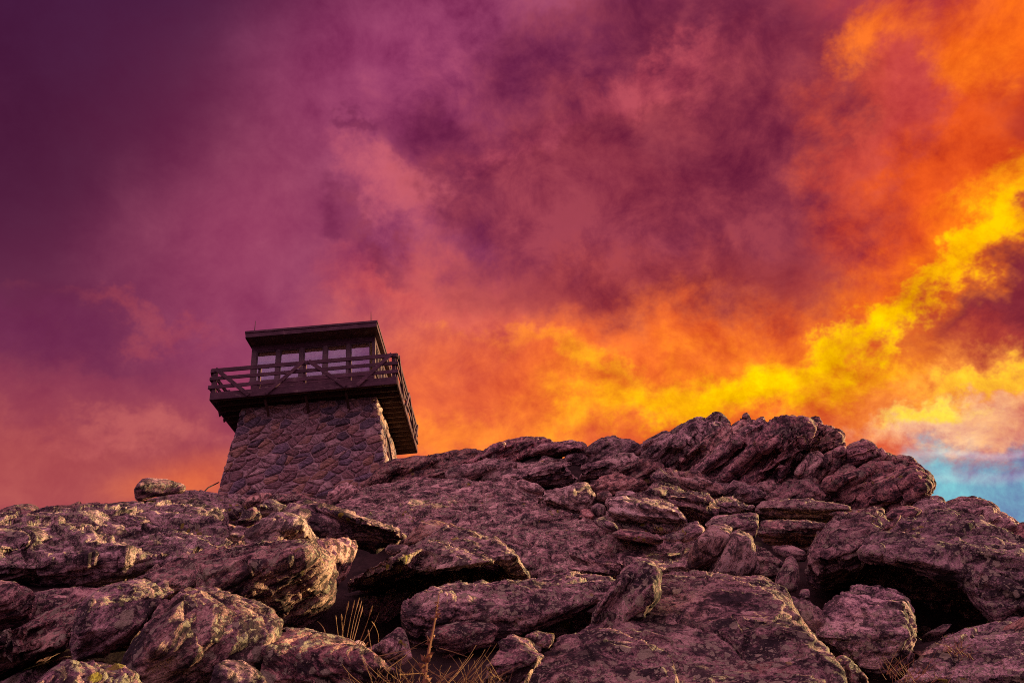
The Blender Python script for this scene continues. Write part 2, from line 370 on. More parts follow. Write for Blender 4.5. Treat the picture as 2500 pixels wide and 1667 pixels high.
def simple(name, c1, c2, scale=20, rough=.8, metal=0, bumpd=.005):
    m, T = new_mat(name); o = T.n('ShaderNodeTexCoord').outputs['Object']
    n = T.noise(o, scale, 6, .65)
    bp = T.n('ShaderNodeBump', {'Height': n, 'Strength': .6, 'Distance': bumpd})
    finish(T, T.mix(T.rng(n, .3, .7), (*c1, 1), (*c2, 1)), rough, bp.outputs[0], .3, Metallic=metal); return m
M_MORTAR = simple('mortar', (.34, .26, .26), (.52, .41, .40), 30, .9, 0, .01)
M_BLIND = simple('tan_blind', (.80, .50, .22), (.88, .58, .28), 14, .85)
M_GROUND = simple('dark_soil', (.012, .007, .007), (.045, .027, .025), 6, .95, 0, .03)
M_METAL = simple('dark_metal', (.012, .010, .012), (.022, .018, .02), 30, .7, 0)
M_CABLE = simple('black_cable', (.012, .01, .012), (.02, .018, .02), 40, .6)
M_LAMP = simple('grey_lamp_housing', (.35, .34, .36), (.5, .48, .5), 25, .4, .3)
M_DOOR_SHADE = simple('door_opening_shade', (.018, .012, .013), (.035, .022, .022), 12, .6)  # shade of the door opening, put into the leaf's colour
def glass_material():
    m, T = new_mat('window_glass')
    wav = T.n('ShaderNodeBump', {'Height': T.noise(T.n('ShaderNodeTexCoord').outputs['Object'], 1.3, 2, .5), 'Strength': .25, 'Distance': .05})
    g = T.n('ShaderNodeBsdfGlossy', {'Color': (.74, .64, .95, 1), 'Roughness': .03, 'Normal': wav.outputs[0]}); t = T.n('ShaderNodeBsdfTransparent', {'Color': (.86, .88, .9, 1)})
    lw = T.n('ShaderNodeLayerWeight', {'Blend': .35}).outputs['Fresnel']
    mx = T.n('ShaderNodeMixShader', {0: T.m('ADD', T.m('MULTIPLY', lw, .6), .17, clamp=True), 1: t.outputs[0], 2: g.outputs[0]})
    T.n('ShaderNodeOutputMaterial', {'Surface': mx.outputs[0]}); return m
M_GLASS = glass_material()
def grass_material(name, c1, c2):
    m, T = new_mat(name); rnd = T.n('ShaderNodeTexCoord').outputs['Object']
    finish(T, T.mix(T.noise(rnd, 9, 4, .6), (*c1, 1), (*c2, 1)), .7, None, .2); return m
M_GRASS = grass_material('dry_grass', (.20, .11, .055), (.40, .25, .13))
M_STALK = grass_material('dead_weed', (.24, .11, .055), (.46, .25, .14))
# ------------------------------------------------------------------ hillside: one sheet, from underfoot to the horizon
anch = [(0, 1568, 3.6), (600, 1568, 3.4), (1100, 1600, 3.0), (1700, 1568, 4.0), (2352, 1568, 5.0), (-300, 1400, 6), (300, 1400, 5.8), (700, 1420, 5.6), (1100, 1420, 5.8),
        (1500, 1400, 6.2), (1900, 1420, 7.2), (2300, 1420, 8.2), (2700, 1420, 9), (-200, 1290, 10), (200, 1290, 9.8), (600, 1300, 8.2), (1000, 1270, 9), (1400, 1290, 10), (1700, 1290, 9.6), (2000, 1280, 9.8), (2352, 1290, 11),
        (-300, 1230, 17), (100, 1210, 16.5), (400, 1180, 17.5), (700, 1190, 15), (1000, 1170, 15.5), (1300, 1180, 14.8), (1600, 1180, 14), (1900, 1190, 13.5), (2150, 1200, 13.5), (2352, 1230, 15), (2700, 1300, 15),
        (560, 1140, 25), (860, 1105, 24.5), (700, 1125, 25), (1000, 1080, 21), (1250, 1060, 21), (1500, 1050, 20.5), (1800, 1030, 19.5), (2000, 1050, 18.5)]
AP = np.array([at(x*1.063, y*1.063, t) for x, y, t in anch]); AP[:, 2] -= .12+.022*np.linalg.norm(AP, axis=1)+np.array([(1.1 if (x > 1950 and y < 1100) else 1.0 if (x > 2050 and y < 1300 and t > 12) else 0) for x, y, t in anch])-np.array([(.45 if (1150 < x < 1450 and y < 1085) else 0) for x, y, t in anch])
extra_a = [(-9, 28, 8.0), (-5, 29, 8.0), (0, 27, 6.6), (6, 25, 6.0), (-16, 24, 4.5), (-22, 18, 2.0), (-14, 32, 6), (4, 34, 4.5), (14, 24, 2.5), (18, 15, .2), (14, 8, -1), (8, 3, -1.6), (0, -1, -1.5), (-5, 1, -1.5), (-12, 6, -.6), (0, -10, -5), (-20, -5, -5), (20, -5, -6), (-3, 1.8, -1.0), (3.5, 2.2, -.9), (0, 1.2, -1.2)]
AP = np.vstack([AP, np.array(extra_a)])
gx = np.concatenate([-np.geomspace(4000, 24, 26), np.linspace(-22, 22, 221), np.geomspace(24, 4000, 26)])
gy = np.concatenate([-np.geomspace(4000, 12, 26), np.linspace(-10, 36, 231), np.geomspace(38, 4000, 26)])
X, Y = np.meshgrid(gx, gy); G = np.stack([X.ravel(), Y.ravel()], 1)
num = np.zeros(len(G)); den = np.zeros(len(G))
for a in AP:
    w_ = 1/(((G-a[:2])**2).sum(1)+.08)**1.7; num += w_*a[2]; den += w_
Z = num/den
rad = np.hypot(G[:, 0]+2, G[:, 1]-16)
Z = Z-np.maximum(0, rad-13.5)*.55*(1-sstep(200, 900, rad)*.75)
Z = np.maximum(Z, -420+30*pn(np.stack([G[:, 0]/400, G[:, 1]/400, G[:, 0]*0], 1)))
P3 = np.stack([G[:, 0], G[:, 1], Z], 1)
Z += (.14*pn(P3*1.3)+.07*pn(P3*3.1+9)+.03*pn(P3*np.array([7, 7, 14.])+3))*(rad < 60)
nx, ny = len(gx), len(gy)
idx = np.arange(nx*ny).reshape(ny, nx)
Fq = np.stack([idx[:-1, :-1], idx[:-1, 1:], idx[1:, 1:], idx[1:, :-1]], -1).reshape(-1, 4)
me = bpy.data.meshes.new('hillside'); me.from_pydata(np.stack([G[:, 0], G[:, 1], Z], 1).tolist(), [], Fq.tolist()); me.update()
at_ = me.attributes.new('fol', 'FLOAT_VECTOR', 'POINT'); at_.data.foreach_set('vector', np.stack([G[:, 0], G[:, 1], Z], 1).ravel().astype(np.float32))
me.polygons.foreach_set('use_smooth', np.ones(len(me.polygons), dtype=bool))
HG = (gx, gy, Z.reshape(ny, nx))
hill = link('hillside', me, M_GROUND); hill['kind'] = 'structure'
# ------------------------------------------------------------------ lookout tower
TW = empty('lookout_tower', (-7.2453, 25.9855, 0), R(3.028))
tag(TW, 'square fire lookout tower of fieldstone with dark timber balcony and glazed cab', 'tower')
A = 3.1; ZD = 12.055; HF = .25; ZF = ZD+HF            # balcony half width, underside, floor
ST, SB, ZT, ZB = 2.267, 2.669, ZD, 9.0                # stone base half widths
BAT = (SB-ST)/(ZT-ZB); ZBOT = 6.6
half = lambda z: ST+BAT*(ZT-z)
# mortar core
b = MB(); h0, h1 = half(ZBOT)-.012, ST-.012
dx0, dx1 = -1.36, -.10                      # doorway in the right-hand face
b.add([(-h0, -h0, ZBOT), (h0, -h0, ZBOT), (h0, h0, ZBOT), (-h0, h0, ZBOT), (-h1, -h1, ZT), (h1, -h1, ZT), (h1, h1, ZT), (-h1, h1, ZT)],
      [(3, 2, 1, 0), (4, 5, 6, 7), (0, 1, 5, 4), (1, 2, 6, 5), (2, 3, 7, 6), (3, 0, 4, 7)])
base = b.build('stone_base', M_MORTAR, TW)
def clip(poly, p, n):              # keep the side where (x-p).n <= 0
    out = []
    for i in range(len(poly)):
        a, c_ = poly[i], poly[(i+1) % len(poly)]; da = (a-p)@n; dc = (c_-p)@n
        if da <= 0: out.append(a)
        if (da < 0) != (dc < 0) and da != dc: out.append(a+(c_-a)*(da/(da-dc)))
    return out
def face_stones(org, ex, ez, nrm, z0, count_scale, parent_name, r_, hole=None, joined=False):
    """fieldstones on one battered face; org+ex*s+ez*h"""
    H = math.hypot(ZT-z0, BAT*(ZT-z0)); wtop, wbot = ST, half(z0)
    cell_w, cell_h = .42*count_scale, .255*count_scale
    sites = []
    row = 0; h = -.5*cell_h
    while h < H+cell_h:
        wh = wbot+(wtop-wbot)*h/H; s = -wh-cell_w+(row % 2)*cell_w*.5
        while s < wh+cell_w:
            sites.append((s+r_.uniform(-.5, .5)*cell_w, h+r_.uniform(-.5, .5)*cell_h)); s += cell_w*r_.uniform(.7, 1.35)
        h += cell_h*r_.uniform(.85, 1.15); row += 1
    S = np.array(sites); sh = .30                      # cells lean a little, like the courses of the wall
    Tm = np.array([[1/1.55, 0], [-sh, 1.0]]); Q = S@Tm.T
    allmb = MB(); made = 0
    for i in range(len(S)):
        cx, cy = S[i]
        poly = [np.array(v) for v in ((cx-.8, cy-.6), (cx+.8, cy-.6), (cx+.8, cy+.6), (cx-.8, cy+.6))]
        dist = ((Q-Q[i])**2).sum(1); order = np.argsort(dist)[1:26]
        for j in order:
            m_ = (Q[i]+Q[j])/2; n_ = Q[j]-Q[i]
            pq = [Tm@v for v in poly]; pq = clip(pq, m_, n_)
            poly = [np.linalg.solve(Tm, v) for v in pq]
            if len(poly) < 3: break
        if len(poly) < 3: continue
        e = .035
        k = (wtop-wbot)/H; nl = np.array([-1, -(-k)]); 
        poly = clip(poly, np.array([wbot+e, 0]), np.array([1, -k])) if len(poly) > 2 else poly
        if len(poly) > 2: poly = clip(poly, np.array([-wbot-e, 0]), np.array([-1, -k]))
        if len(poly) > 2: poly = clip(poly, np.array([0, 0.]), np.array([0, -1.]))
        if len(poly) > 2: poly = clip(poly, np.array([0, H-.004]), np.array([0, 1.]))
        if len(poly) < 3: continue
        pl = np.array(poly); x, y = pl[:, 0], pl[:, 1]
        ar = .5*abs(np.dot(x, np.roll(y, -1))-np.dot(y, np.roll(x, -1)))
        if ar < .006: continue
        cen = pl.mean(0)
        if hole and hole(cen[0], cen[1], pl): continue
        # round the corners a little: insert points near each vertex
        rp = []
        for q in range(len(pl)):
            a, v, c2 = pl[q-1], pl[q], pl[(q+1) % len(pl)]
            for o_, f_ in ((a, .15), (c2, .15)): rp.append(v+(o_-v)*f_*r_.uniform(.6, 1.3))
        rp = np.array(rp); gap = .021
        def ring(ins, hgt, jit):
            out = []
            for v in rp:
                d = v-cen; L = np.linalg.norm(d); v2 = cen+d*max(.15, (L-ins)/L)
                out.append((v2[0]+r_.uniform(-jit, jit), v2[1]+r_.uniform(-jit, jit), hgt(v2)+r_.uniform(-jit, jit)))
            return out
        prow = r_.uniform(.018, .060); tx, ty = r_.uniform(-.10, .10), r_.uniform(-.12, .12)
        hf = lambda v: prow+tx*(v[0]-cen[0])+ty*(v[1]-cen[1])
        rings = [ring(gap*.6, lambda v: -.06, 0), ring(gap, lambda v: hf(v)*.55-.012, .004), ring(gap+.022, lambda v: hf(v)*.95, .006), ring(gap+.07, lambda v: hf(v)*1.12+.006, .010)]
        n = len(rp); V = []
        for rg in rings:
            for (sx, sy, hh) in rg: V.append(org+ex*sx+ez*sy+nrm*hh)
        V.append(org+ex*cen[0]+ez*cen[1]+nrm*(prow*1.15+.012))
        Fs = []
        for k_ in range(3):
            for q in range(n): Fs.append((k_*n+q, k_*n+(q+1) % n, (k_+1)*n+(q+1) % n, (k_+1)*n+q))
        for q in range(n): Fs.append((3*n+q, 3*n+(q+1) % n, 4*n))
        if joined: allmb.add(V, Fs)
        else:
            cm = np.mean(V, axis=0); mb = MB(); mb.add([v-cm for v in V], Fs)
            o_ = mb.build('stone', M_STONE, base); o_.location = cm; made += 1
    if joined:
        o_ = allmb.build('rear_stonework', M_STONE, base); o_['kind'] = 'stuff'
    return made
cb = 1/math.sqrt(1+BAT*BAT); sb_ = BAT*cb
def frame(ax, z0):                 # ax: outward axis
    ax = np.array(ax, float); ex = np.cross(np.array([0, 0, 1.]), ax); n_ = ax*cb+np.array([0, 0, sb_]); ez = -ax*sb_+np.array([0, 0, cb])
    return ax*half(z0)+np.array([0, 0, z0]), ex, ez, n_
ZS = 8.5
nf = face_stones(*frame((0, -1, 0), ZS), ZS, 1.0, 'front', random.Random(3))
nr = face_stones(*frame((1, 0, 0), 9.0), 9.0, 1.12, 'right', random.Random(5), hole=lambda s, h, pl: (pl[:, 0].max() > dx0 and pl[:, 0].min() < dx1 and h < 2.38))
face_stones(*frame((-1, 0, 0), ZS), ZS, 1.15, 'left', random.Random(8), joined=True)
face_stones(*frame((0, 1, 0), 9.3), 9.3, 1.5, 'back', random.Random(9), joined=True)
print('stones', nf, nr)
# doorway on the right-hand face: frame, leaf coloured near-black as the shade of the opening, handle
fo, fx_, fz_, fn_ = frame((1, 0, 0), 9.0)
def fp(s, h, o=0): return fo+fx_*s+fz_*h+fn_*o
def panel(s0, s1, h0_, h1_, o0, o1):
    return MB().add([fp(s, h, o) for o in (o0, o1) for h in (h0_, h1_) for s in (s0, s1)],
                    [(0, 2, 3, 1), (4, 5, 7, 6), (0, 1, 5, 4), (2, 6, 7, 3), (0, 4, 6, 2), (1, 3, 7, 5)])
door = panel(dx0+.08, dx1-.08, 0, 2.24, -.045, -.008).build('door', M_DOOR_SHADE, TW)
panel(dx0, dx0+.08, 0, 2.32, -.045, .05).build('door_frame', M_WOOD, door)
panel(dx1-.08, dx1, 0, 2.32, -.045, .05).build('door_frame', M_WOOD, door)
panel(dx0+.08, dx1-.08, 2.24, 2.32, -.045, .05).build('lintel', M_WOOD, door)
panel(dx1-.2, dx1-.16, .95, 1.08, -.02, .03).build('handle', M_METAL, door)
# ---- balcony: planks, joists, fascia
fl = MB(); fl.box(-A+.05, A-.05, -.05, .05, ZD+.02, ZD+.20); deck_o = fl.build('balcony_floor', M_UNDER, TW)
npl = 42; pw_ = (2*A-.1)/npl
pm = None
for i in range(npl):
    x0 = -A+.05+i*pw_
    if pm is None:
        o = MB().box(.004, pw_-.004, -A+.05, A-.05, 0, .035).build('plank', M_UNDER, deck_o); pm = o.data
    else: o = link('plank', pm, None, deck_o)
    o.location = (x0, 0, ZF-.035)
jm = None
for i in range(15):
    y = -A+.12+i*(2*A-.24)/14
    if jm is None: o = MB().box(-A+.06, A-.06, -.025, .025, 0, .205).build('joist', M_UNDER, deck_o, .004); jm = o.data
    else: o = link('joist', jm, None, deck_o)
    o.location = (0, y, ZD+.006)
for s in (-1, 1):
    MB().box(-A, A, s*A-.022, s*A+.022, ZD-.004, ZF+.012).build('fascia', M_WOOD, deck_o, .005)
    MB().box(s*A-.022, s*A+.022, -A+.024, A-.024, ZD-.002, ZF+.010).build('fascia', M_WOOD, deck_o, .005)
for s in (-1.35, 0, 1.35):         # knee struts under the front edge
    MB().bar((s, -A+.25, ZD-.01), (s, -ST-.03, ZD-.42), .07, .09).build('strut', M_UNDER, deck_o)
# ---- railings, one per side
def railing(rot, jut):
    c_, s_ = math.cos(rot), math.sin(rot)
    X = lambda x, y, z: (x*c_-y*s_, x*s_+y*c_, z)
    yr = -A+.02; H_ = .90
    def board(x0, x1, z, hh, y, d, nm, par): return MB().bar(X(x0, y, z), X(x1, y, z), d, hh).build(nm, M_WOOD, par, .006)
    top = board(-A-.03, A+.03, ZF+H_-.075, .15, yr-.06, .045, 'railing', TW)
    board(-A-jut, A+jut*.3, ZF+.52, .13, yr-.06, .04, 'rail', top)
    board(-A-jut*1.4, A+jut*.3, ZF+.20, .13, yr-.06, .04, 'rail', top)
    for i, x in enumerate((-A+.10, -1.52, 0, 1.52, A-.10)):
        MB().bar(X(x, yr+.012, ZD+.05), X(x, yr+.012, ZF+H_-.01), .09 if 0 < i < 4 else .12, .10, X(0, 1, 0)).build('post', M_WOOD, top, .006)
    for x0, x1 in ((-A+.12, -1.80), (-.02, -1.24), (.14, 1.40), (A-.14, 1.78)):
        MB().bar(X(x0, yr-.105, ZF+H_-.03), X(x1, yr-.105, ZD+.02), .13, .04, X(0, 1, 0)).build('brace', M_WOOD, top, .005)
    return top
railing(0, .06); railing(math.pi/2, .05); railing(math.pi, .04); railing(-math.pi/2, .05)
# ---- cab (set back from the front eave)
CX, CY, HX, HY = -.065, .275, 2.185, 1.925
ZR = 14.824; SILL = 13.33; HEAD = 14.60
def B3(side, x0, x1, d0, d1, z0, z1):      # side 0 front, 1 right, 2 back, 3 left; x along the side, d outward from the wall line
    dist = HY if side % 2 == 0 else HX
    f = [lambda x, d: (CX+x, CY-dist-d), lambda x, d: (CX+dist+d, CY+x), lambda x, d: (CX-x, CY+dist+d), lambda x, d: (CX-dist-d, CY-x)][side]
    a, e = f(x0, d0), f(x1, d1)
    return MB().box(min(a[0], e[0]), max(a[0], e[0]), min(a[1], e[1]), max(a[1], e[1]), z0, z1)
cab = MB().box(CX-HX+.06, CX+HX-.06, CY-HY+.06, CY+HY-.06, ZF+.002, ZF+.03).build('cab_floor', M_UNDER, TW)
for side in range(4):
    L = HX if side % 2 == 0 else HY; e = .0 if side % 2 == 0 else -.054
    nbd = 6
    for k in range(nbd):               # lapped wall boards under the windows
        z0 = ZF+.004+k*(SILL-ZF-.006)/nbd; z1 = ZF+.004+(k+1)*(SILL-ZF-.006)/nbd-.004
        B3(side, -L+(0 if side % 2 == 0 else .052), L-(0 if side % 2 == 0 else .052), -.05, .012+.006*(k % 2), z0, z1).build('wall_board', M_WOOD, cab)
    B3(side, -L-.05-e, L+.05+e, -.06, .06 if side % 2 == 0 else .058, HEAD, ZR-.003-(side % 2)*.002).build('header', M_WOOD, cab)
    B3(side, -L-.07-e, L+.07+e, -.08, .08 if side % 2 == 0 else .078, SILL+.001, SILL+.045-(side % 2)*.002).build('sill', M_TRIM, cab)
    nb = 5; pwid = .135; pitch_ = (2*L-pwid)/nb
    for i in range(nb):
        xc = -L+pwid/2+i*pitch_
        B3(side, xc-pwid/2-(.052 if i == 0 else 0), xc+pwid/2, -.06, .055, SILL+.047, HEAD-.001).build('window_post', M_TRIM, cab, .006)
        x0 = -L+pwid+i*pitch_+.001; x1 = x0+pitch_-pwid-.002; z0, z1 = SILL+.048, HEAD-.002; fr = .032
        w = MB()
        for q in ((x0, x0+fr, z0, z1), (x1-fr, x1, z0, z1), (x0+fr, x1-fr, z0, z0+fr), (x0+fr, x1-fr, z1-fr, z1)):
            bb = B3(side, q[0], q[1], -.03, .03, q[2], q[3]); w.add(bb.V, bb.F)
        wo_ = w.build('window', M_TRIM, TW)
        B3(side, x0+fr-.005, x1-fr+.005, -.004, .004, z0+fr-.005, z1-fr+.005).build('pane', M_GLASS, wo_)
        if side == 0: B3(side, x0+fr+.004, x1-fr-.004, -.052, -.040, z1-fr-.36, z1-fr-.002).build('blind', M_BLIND, wo_)
MB().box(CX-HX+.07, CX+HX-.07, CY-HY+.07, CY+HY-.07, HEAD+.10, HEAD+.14).build('ceiling', M_CEIL, cab)
MB().box(-.32, .32, -.1, .54, ZF+.031, ZF+.95).build('map_stand', M_CEIL, cab)
# ---- roof
RR = 2.342; TR = .245
roof = MB().box(-RR+.03, RR-.03, -RR+.03, RR-.03, ZR, ZR+TR-.02).build('roof', M_UNDER, TW)
for s in (-1, 1):
    MB().box(-RR, RR, s*RR-.028, s*RR+.0, ZR-.01, ZR+TR-.085).build('fascia', M_WOOD, roof, .004)
    MB().box(s*RR-.028, s*RR+.0, -RR+.03, RR-.03, ZR-.008, ZR+TR-.087).build('fascia', M_WOOD, roof, .004)
    MB().box(-RR-.03, RR+.03, s*RR-.055, s*RR+.03, ZR+TR-.082, ZR+TR).build('drip_edge', M_WOOD, roof, .004)
    MB().box(s*RR-.055, s*RR+.03, -RR+.06, RR-.06, ZR+TR-.080, ZR+TR-.002).build('drip_edge', M_WOOD, roof, .004)
for x in (-RR+.28, RR-.22):
    MB().tube([(x, -RR+.05, ZR+TR-.02), (x, -RR+.05, ZR+TR+.2), (x, -RR+.05, ZR+TR+.46)], [.018, .014, .007], 6).build('lightning_rod', M_METAL, roof)
# lamp on the left joists
lamp = MB().tube([(-A+.95, -2.2, ZD+.01), (-A+.95, -2.2, ZD-.10)], [.03, .03], 8).build('flood_lamp', M_LAMP, TW)
MB().tube([(-A+.95, -2.24, ZD-.08), (-A+.92, -2.34, ZD-.18), (-A+.90, -2.40, ZD-.24)], [.03, .06, .075], 9).build('lamp_head', M_LAMP, lamp)
MB().tube([(-A+.97, -2.2, ZD-.10), (-A+1.15, -2.0, ZD-.24), (-ST-.06, -1.9, ZD-.42)], .008, 5).build('wire', M_CABLE, lamp)
# ------------------------------------------------------------------ rocks
RK = []
def rock(name, crop, pts, t, mat='R', ang=10, label=None, r=.38, D=None, u=None, b=None, th=None, rough=1.0, extra=None, sm=4, tx=0, more=(), teeth='', strips=None):
    RK.append(dict(name=name, crop=crop, pts=pts, t=t, mat=mat, ang=ang, label=label, r=r, D=D, u=u, b=b, th=th, rough=rough, extra=extra, sm=sm, tx=tx, more=more, teeth=teeth, strips=strips if strips is not None else (9 if mat == 'K' and name == 'layered_rock' else 4 if mat == 'K' else 3 if name == 'layered_rock' else 0)))
VOX = 1.15
# --- left hand side
rock('boulder', 'A', '905 270 925 225 960 195 1000 190 1160 205 1245 245 1240 275 1120 282 930 338 910 320', 15.3, 'R', -5, 'blunt lone boulder perched on the skyline ledge left of the tower', r=.22, th=1.0, rough=.3, b=.02, strips=2)
rock('rock', 'A', '-60 450 0 425 100 390 220 388 258 412 200 450 100 500 -60 510', 16.8, 'R', 5, 'low dark rock at the far left end of the skyline', th=1.5)
rock('rock', 'A', '200 440 330 400 560 362 660 365 750 430 720 470 240 480', 16, 'P', 6, 'rusty low hump of rock on the skyline beside the low dark rock', th=1.5)
rock('rock', 'A', '620 370 650 358 830 350 940 345 1055 352 1060 385 900 405 745 430', 15.6, 'R', 6, 'thin mossy ledge overhanging a black gap on the left skyline', th=2, u=.7)
rock('rock', 'A', '700 430 760 400 900 395 1060 380 1080 420 900 470 720 470', 16.6, 'R', 6, 'shadowed rock under the thin mossy ledge', th=1.5)
rock('layered_rock', 'A', '900 375 930 352 1100 318 1240 292 1295 306 1400 310 1470 298 1510 316 1560 320 1640 380 1665 440 1560 490 1480 460 1300 400 1050 390', 15.4, 'R', -14, 'cracked ledge that carries the lone perched boulder', th=2.2, D=2.4)
rock('layered_rock', 'A', '-250 640 -200 560 0 540 80 480 240 450 430 438 850 432 950 392 1150 360 1270 370 1440 410 1495 480 1535 655 1480 705 1200 795 1000 850 700 930 450 975 200 950 0 910 -250 930', 8.6, 'R', 8, 'huge streaked slab below the perched boulder with a broken warm-lit right end', r=.55, D=3.6, u=.55, b=.2, th=2.0, rough=1.0, strips=4)
rock('rock', 'A', '-200 930 0 898 100 893 215 945 245 1060 195 1150 100 1200 0 1245 -200 1240', 6.0, 'R', 15, 'rounded dark rock tucked under the huge streaked slab', r=.3, th=1.5, u=.5)
rock('rock', 'A', '150 1000 400 960 700 930 760 960 640 1080 500 1180 250 1240 150 1150', 7.2, 'R', 10, 'black shadowed rock in the hollow under the huge streaked slab', th=1.5)
rock('layered_rock', 'A', '-250 1380 0 1262 220 1190 520 1040 570 1060 520 1200 430 1345 200 1455 0 1525 -250 1640', 4.3, 'R', 24, 'long tilted slab with pale upper edge running down to the left', r=.42, D=.9, u=.7, th=1.0)
rock('boulder', 'A', '470 1250 520 1100 590 1000 640 945 760 905 880 880 960 855 1140 868 1195 945 1070 1110 985 1200 900 1340 700 1420 500 1440', 4.1, 'R', 35, 'lichen-crusted boulder split from its darker neighbour by a diagonal crack', r=.4, rough=.8, b=.18)
rock('boulder', 'A', '1010 1190 1090 1090 1200 955 1245 920 1350 915 1530 938 1650 985 1770 1010 1860 1070 1905 1150 1900 1260 1840 1420 1700 1560 1500 1640 900 1640 800 1560 900 1370', 3.5, 'R', 30, 'round-shouldered dark boulder with pale lichen blotches near the yellow lichen rock', r=.35, rough=.75, b=.2, th=.9)
rock('rock', 'A', '150 1640 300 1520 450 1440 700 1430 900 1500 1000 1620 900 1750 300 1750', 3.2, 'R', 20, 'low black rock below the lichen-crusted split boulder', rough=.8)
rock('rock', 'A', '1420 1660 1440 1500 1480 1440 1550 1400 1640 1415 1740 1490 1800 1580 1800 1700', 2.75, 'R', 10, 'knobbly pale-spotted rock at the foot of the round-shouldered dark boulder', rough=.7)
rock('boulder', 'A', '830 900 980 850 1130 850 1540 672 1640 630 1770 600 1875 580 2010 635 2065 690 2200 712 2232 780 2236 1000 2200 1030 2020 1180 1900 1170 1750 1060 1480 985 1350 930 1200 930', 5.5, 'R', 26, 'big banded boulder with bright pink upper face and dark striped front', r=.36, D=1.4, u=.35, b=.22, th=1.3, rough=1.0, extra=[(2060, 700, -.35), (1720, 790, -.35), (1400, 930, -.3)])
rock('boulder', 'B', '-60 560 30 500 90 470 130 430 200 418 290 440 340 490 400 540 440 600 458 695 350 720 200 640 -40 640', 7.3, 'P', 30, 'blocky tan boulder behind the big banded boulder', r=.3, rough=.9, b=.25)
rock('boulder', 'B', '430 600 520 592 600 583 690 598 712 640 680 740 640 840 565 930 525 945 500 850 470 700', 6.5, 'P', 60, 'pink wedge-shaped rock face beside the big banded boulder', r=.25, rough=.7, tx=.5)
rock('layered_rock', 'B', '225 400 240 362 330 348 430 368 560 430 720 470 900 520 1015 560 1020 580 900 625 800 645 700 605 600 575 430 575 330 500 240 440', 9.6, 'R', -22, 'long slab leaning down from the tower foot with black gap below', r=.45, u=.5, th=1.1)
rock('rock', 'B', '20 370 80 330 130 328 220 368 232 400 200 440 120 450 40 460', 12, 'R', 10, 'small dark rounded rock above the blocky tan boulder', rough=.6)
rock('rock', 'B', '-120 470 -60 400 10 380 60 430 40 500 -60 540 -130 520', 11, 'R', 20, 'small split rock beside the small dark rounded one', rough=.7)
rock('rock', 'B', '-180 560 -120 500 -30 540 60 540 30 620 -120 660', 9.5, 'P', 10, 'flat tan stone behind the blocky tan boulder', rough=.7)
rock('boulder', 'B', '470 400 480 360 500 290 560 230 620 222 690 248 785 258 700 320 660 380 580 410', 16, 'P', 30, 'brown boulder with one pale lichen disc at the tower foot', r=.4, rough=.7)
rock('rock', 'B', '-60 330 0 308 60 278 125 288 90 350 -20 400 -80 380', 18, 'P', 30, 'rust-orange stone against the foot of the stone wall', rough=.7)
rock('rock', 'B', '90 330 140 300 330 290 420 320 480 330 400 380 200 370', 18.5, 'R', 8, 'low flat rock along the foot of the stone wall', rough=.8)
rock('rock', 'B', '330 370 420 330 520 330 560 420 500 460 400 440', 16.5, 'R', -20, 'small slab between the leaning slab and the brown boulder', rough=.8)
rock('rock', 'A', '1560 330 1600 290 1660 310 1700 350 1660 400 1590 380', 20, 'R', 40, 'dark angular stone at the left corner of the tower foot', rough=.6)
rock('rock', 'A', '1480 480 1540 500 1600 520 1660 590 1600 620 1520 610', 11.5, 'R', -10, 'small stone wedged behind the warm-lit end of the huge slab', rough=.7)
# --- middle
rock('layered_rock', 'F', '740 1175 770 1160 830 1120 900 1108 1010 1103 1180 1135 1290 1185 1370 1198 1490 1213 1600 1235 1610 1290 1570 1318 1430 1328 1230 1336 1190 1300 1120 1250 1050 1240 950 1245 880 1230 790 1195', 10.6, 'R', -13, 'broad grey-green lichened slab sloping across the middle of the hill', r=.85, D=5.2, u=.35, b=.15, th=2.5, rough=1.0, strips=5)
rock('layered_rock', 'E', '180 605 270 578 420 588 560 600 800 650 1000 680 1190 722 1340 820 1300 850 1000 800 700 730 400 670 240 640', 15.2, 'R', -13, 'thin upper slab resting on the broad lichened slab', th=2, D=2.0)
rock('layered_rock', 'B', '630 910 730 830 960 725 1150 620 1220 570 1280 537 1400 530 1100 830 1000 865 800 905', 6.2, 'R', 27, 'arched slab bridging a black hollow with a tan broken end', r=.55, D=1.5, u=.9, th=1.2, b=.12, more=('1090 640 1220 570 1280 537 1400 530 1480 558 1600 600 1640 760 1400 800 1080 840', '1560 600 1620 590 1700 650 1780 710 1885 885 1760 890 1720 850 1600 720'), strips=0)
rock('rock', 'B', '700 1040 740 985 860 955 1080 860 1150 900 1060 1060 900 1180 780 1190', 7.3, 'R', 30, 'dim rock inside the black hollow under the arched slab', rough=.9)
rock('boulder', 'B', '1000 640 1060 560 1110 480 1200 453 1330 478 1420 532 1400 600 1180 640', 8.3, 'P', 15, 'rusty red dome of rock behind the arched slab', rough=.6, sm=6)
rock('rock', 'B', '885 665 905 628 1040 638 1055 658 950 700 890 690', 7.6, 'P', -5, 'small flat tan stone in the gap behind the arched slab', rough=.5)
rock('boulder', 'B', '1000 1130 1030 1030 1110 965 1180 925 1350 903 1540 888 1850 868 2050 843 2200 848 2300 860 2440 880 2395 980 2250 1080 2100 1110 1980 1120 1900 1200 1740 1270 1620 1340 1300 1390 1100 1310 1030 1260', 5.1, 'R', 8, 'flat-topped block crusted with lichen rings below the arched slab', r=.22, D=1.0, u=.1, b=.2, th=1.1)
rock('rock', 'B', '1160 1240 1300 1188 1500 1148 1605 1160 1650 1200 1610 1290 1450 1350 1250 1340', 4.75, 'R', 10, 'pale ledge jutting from the flat-topped lichen-ring block', rough=.7, th=.5)
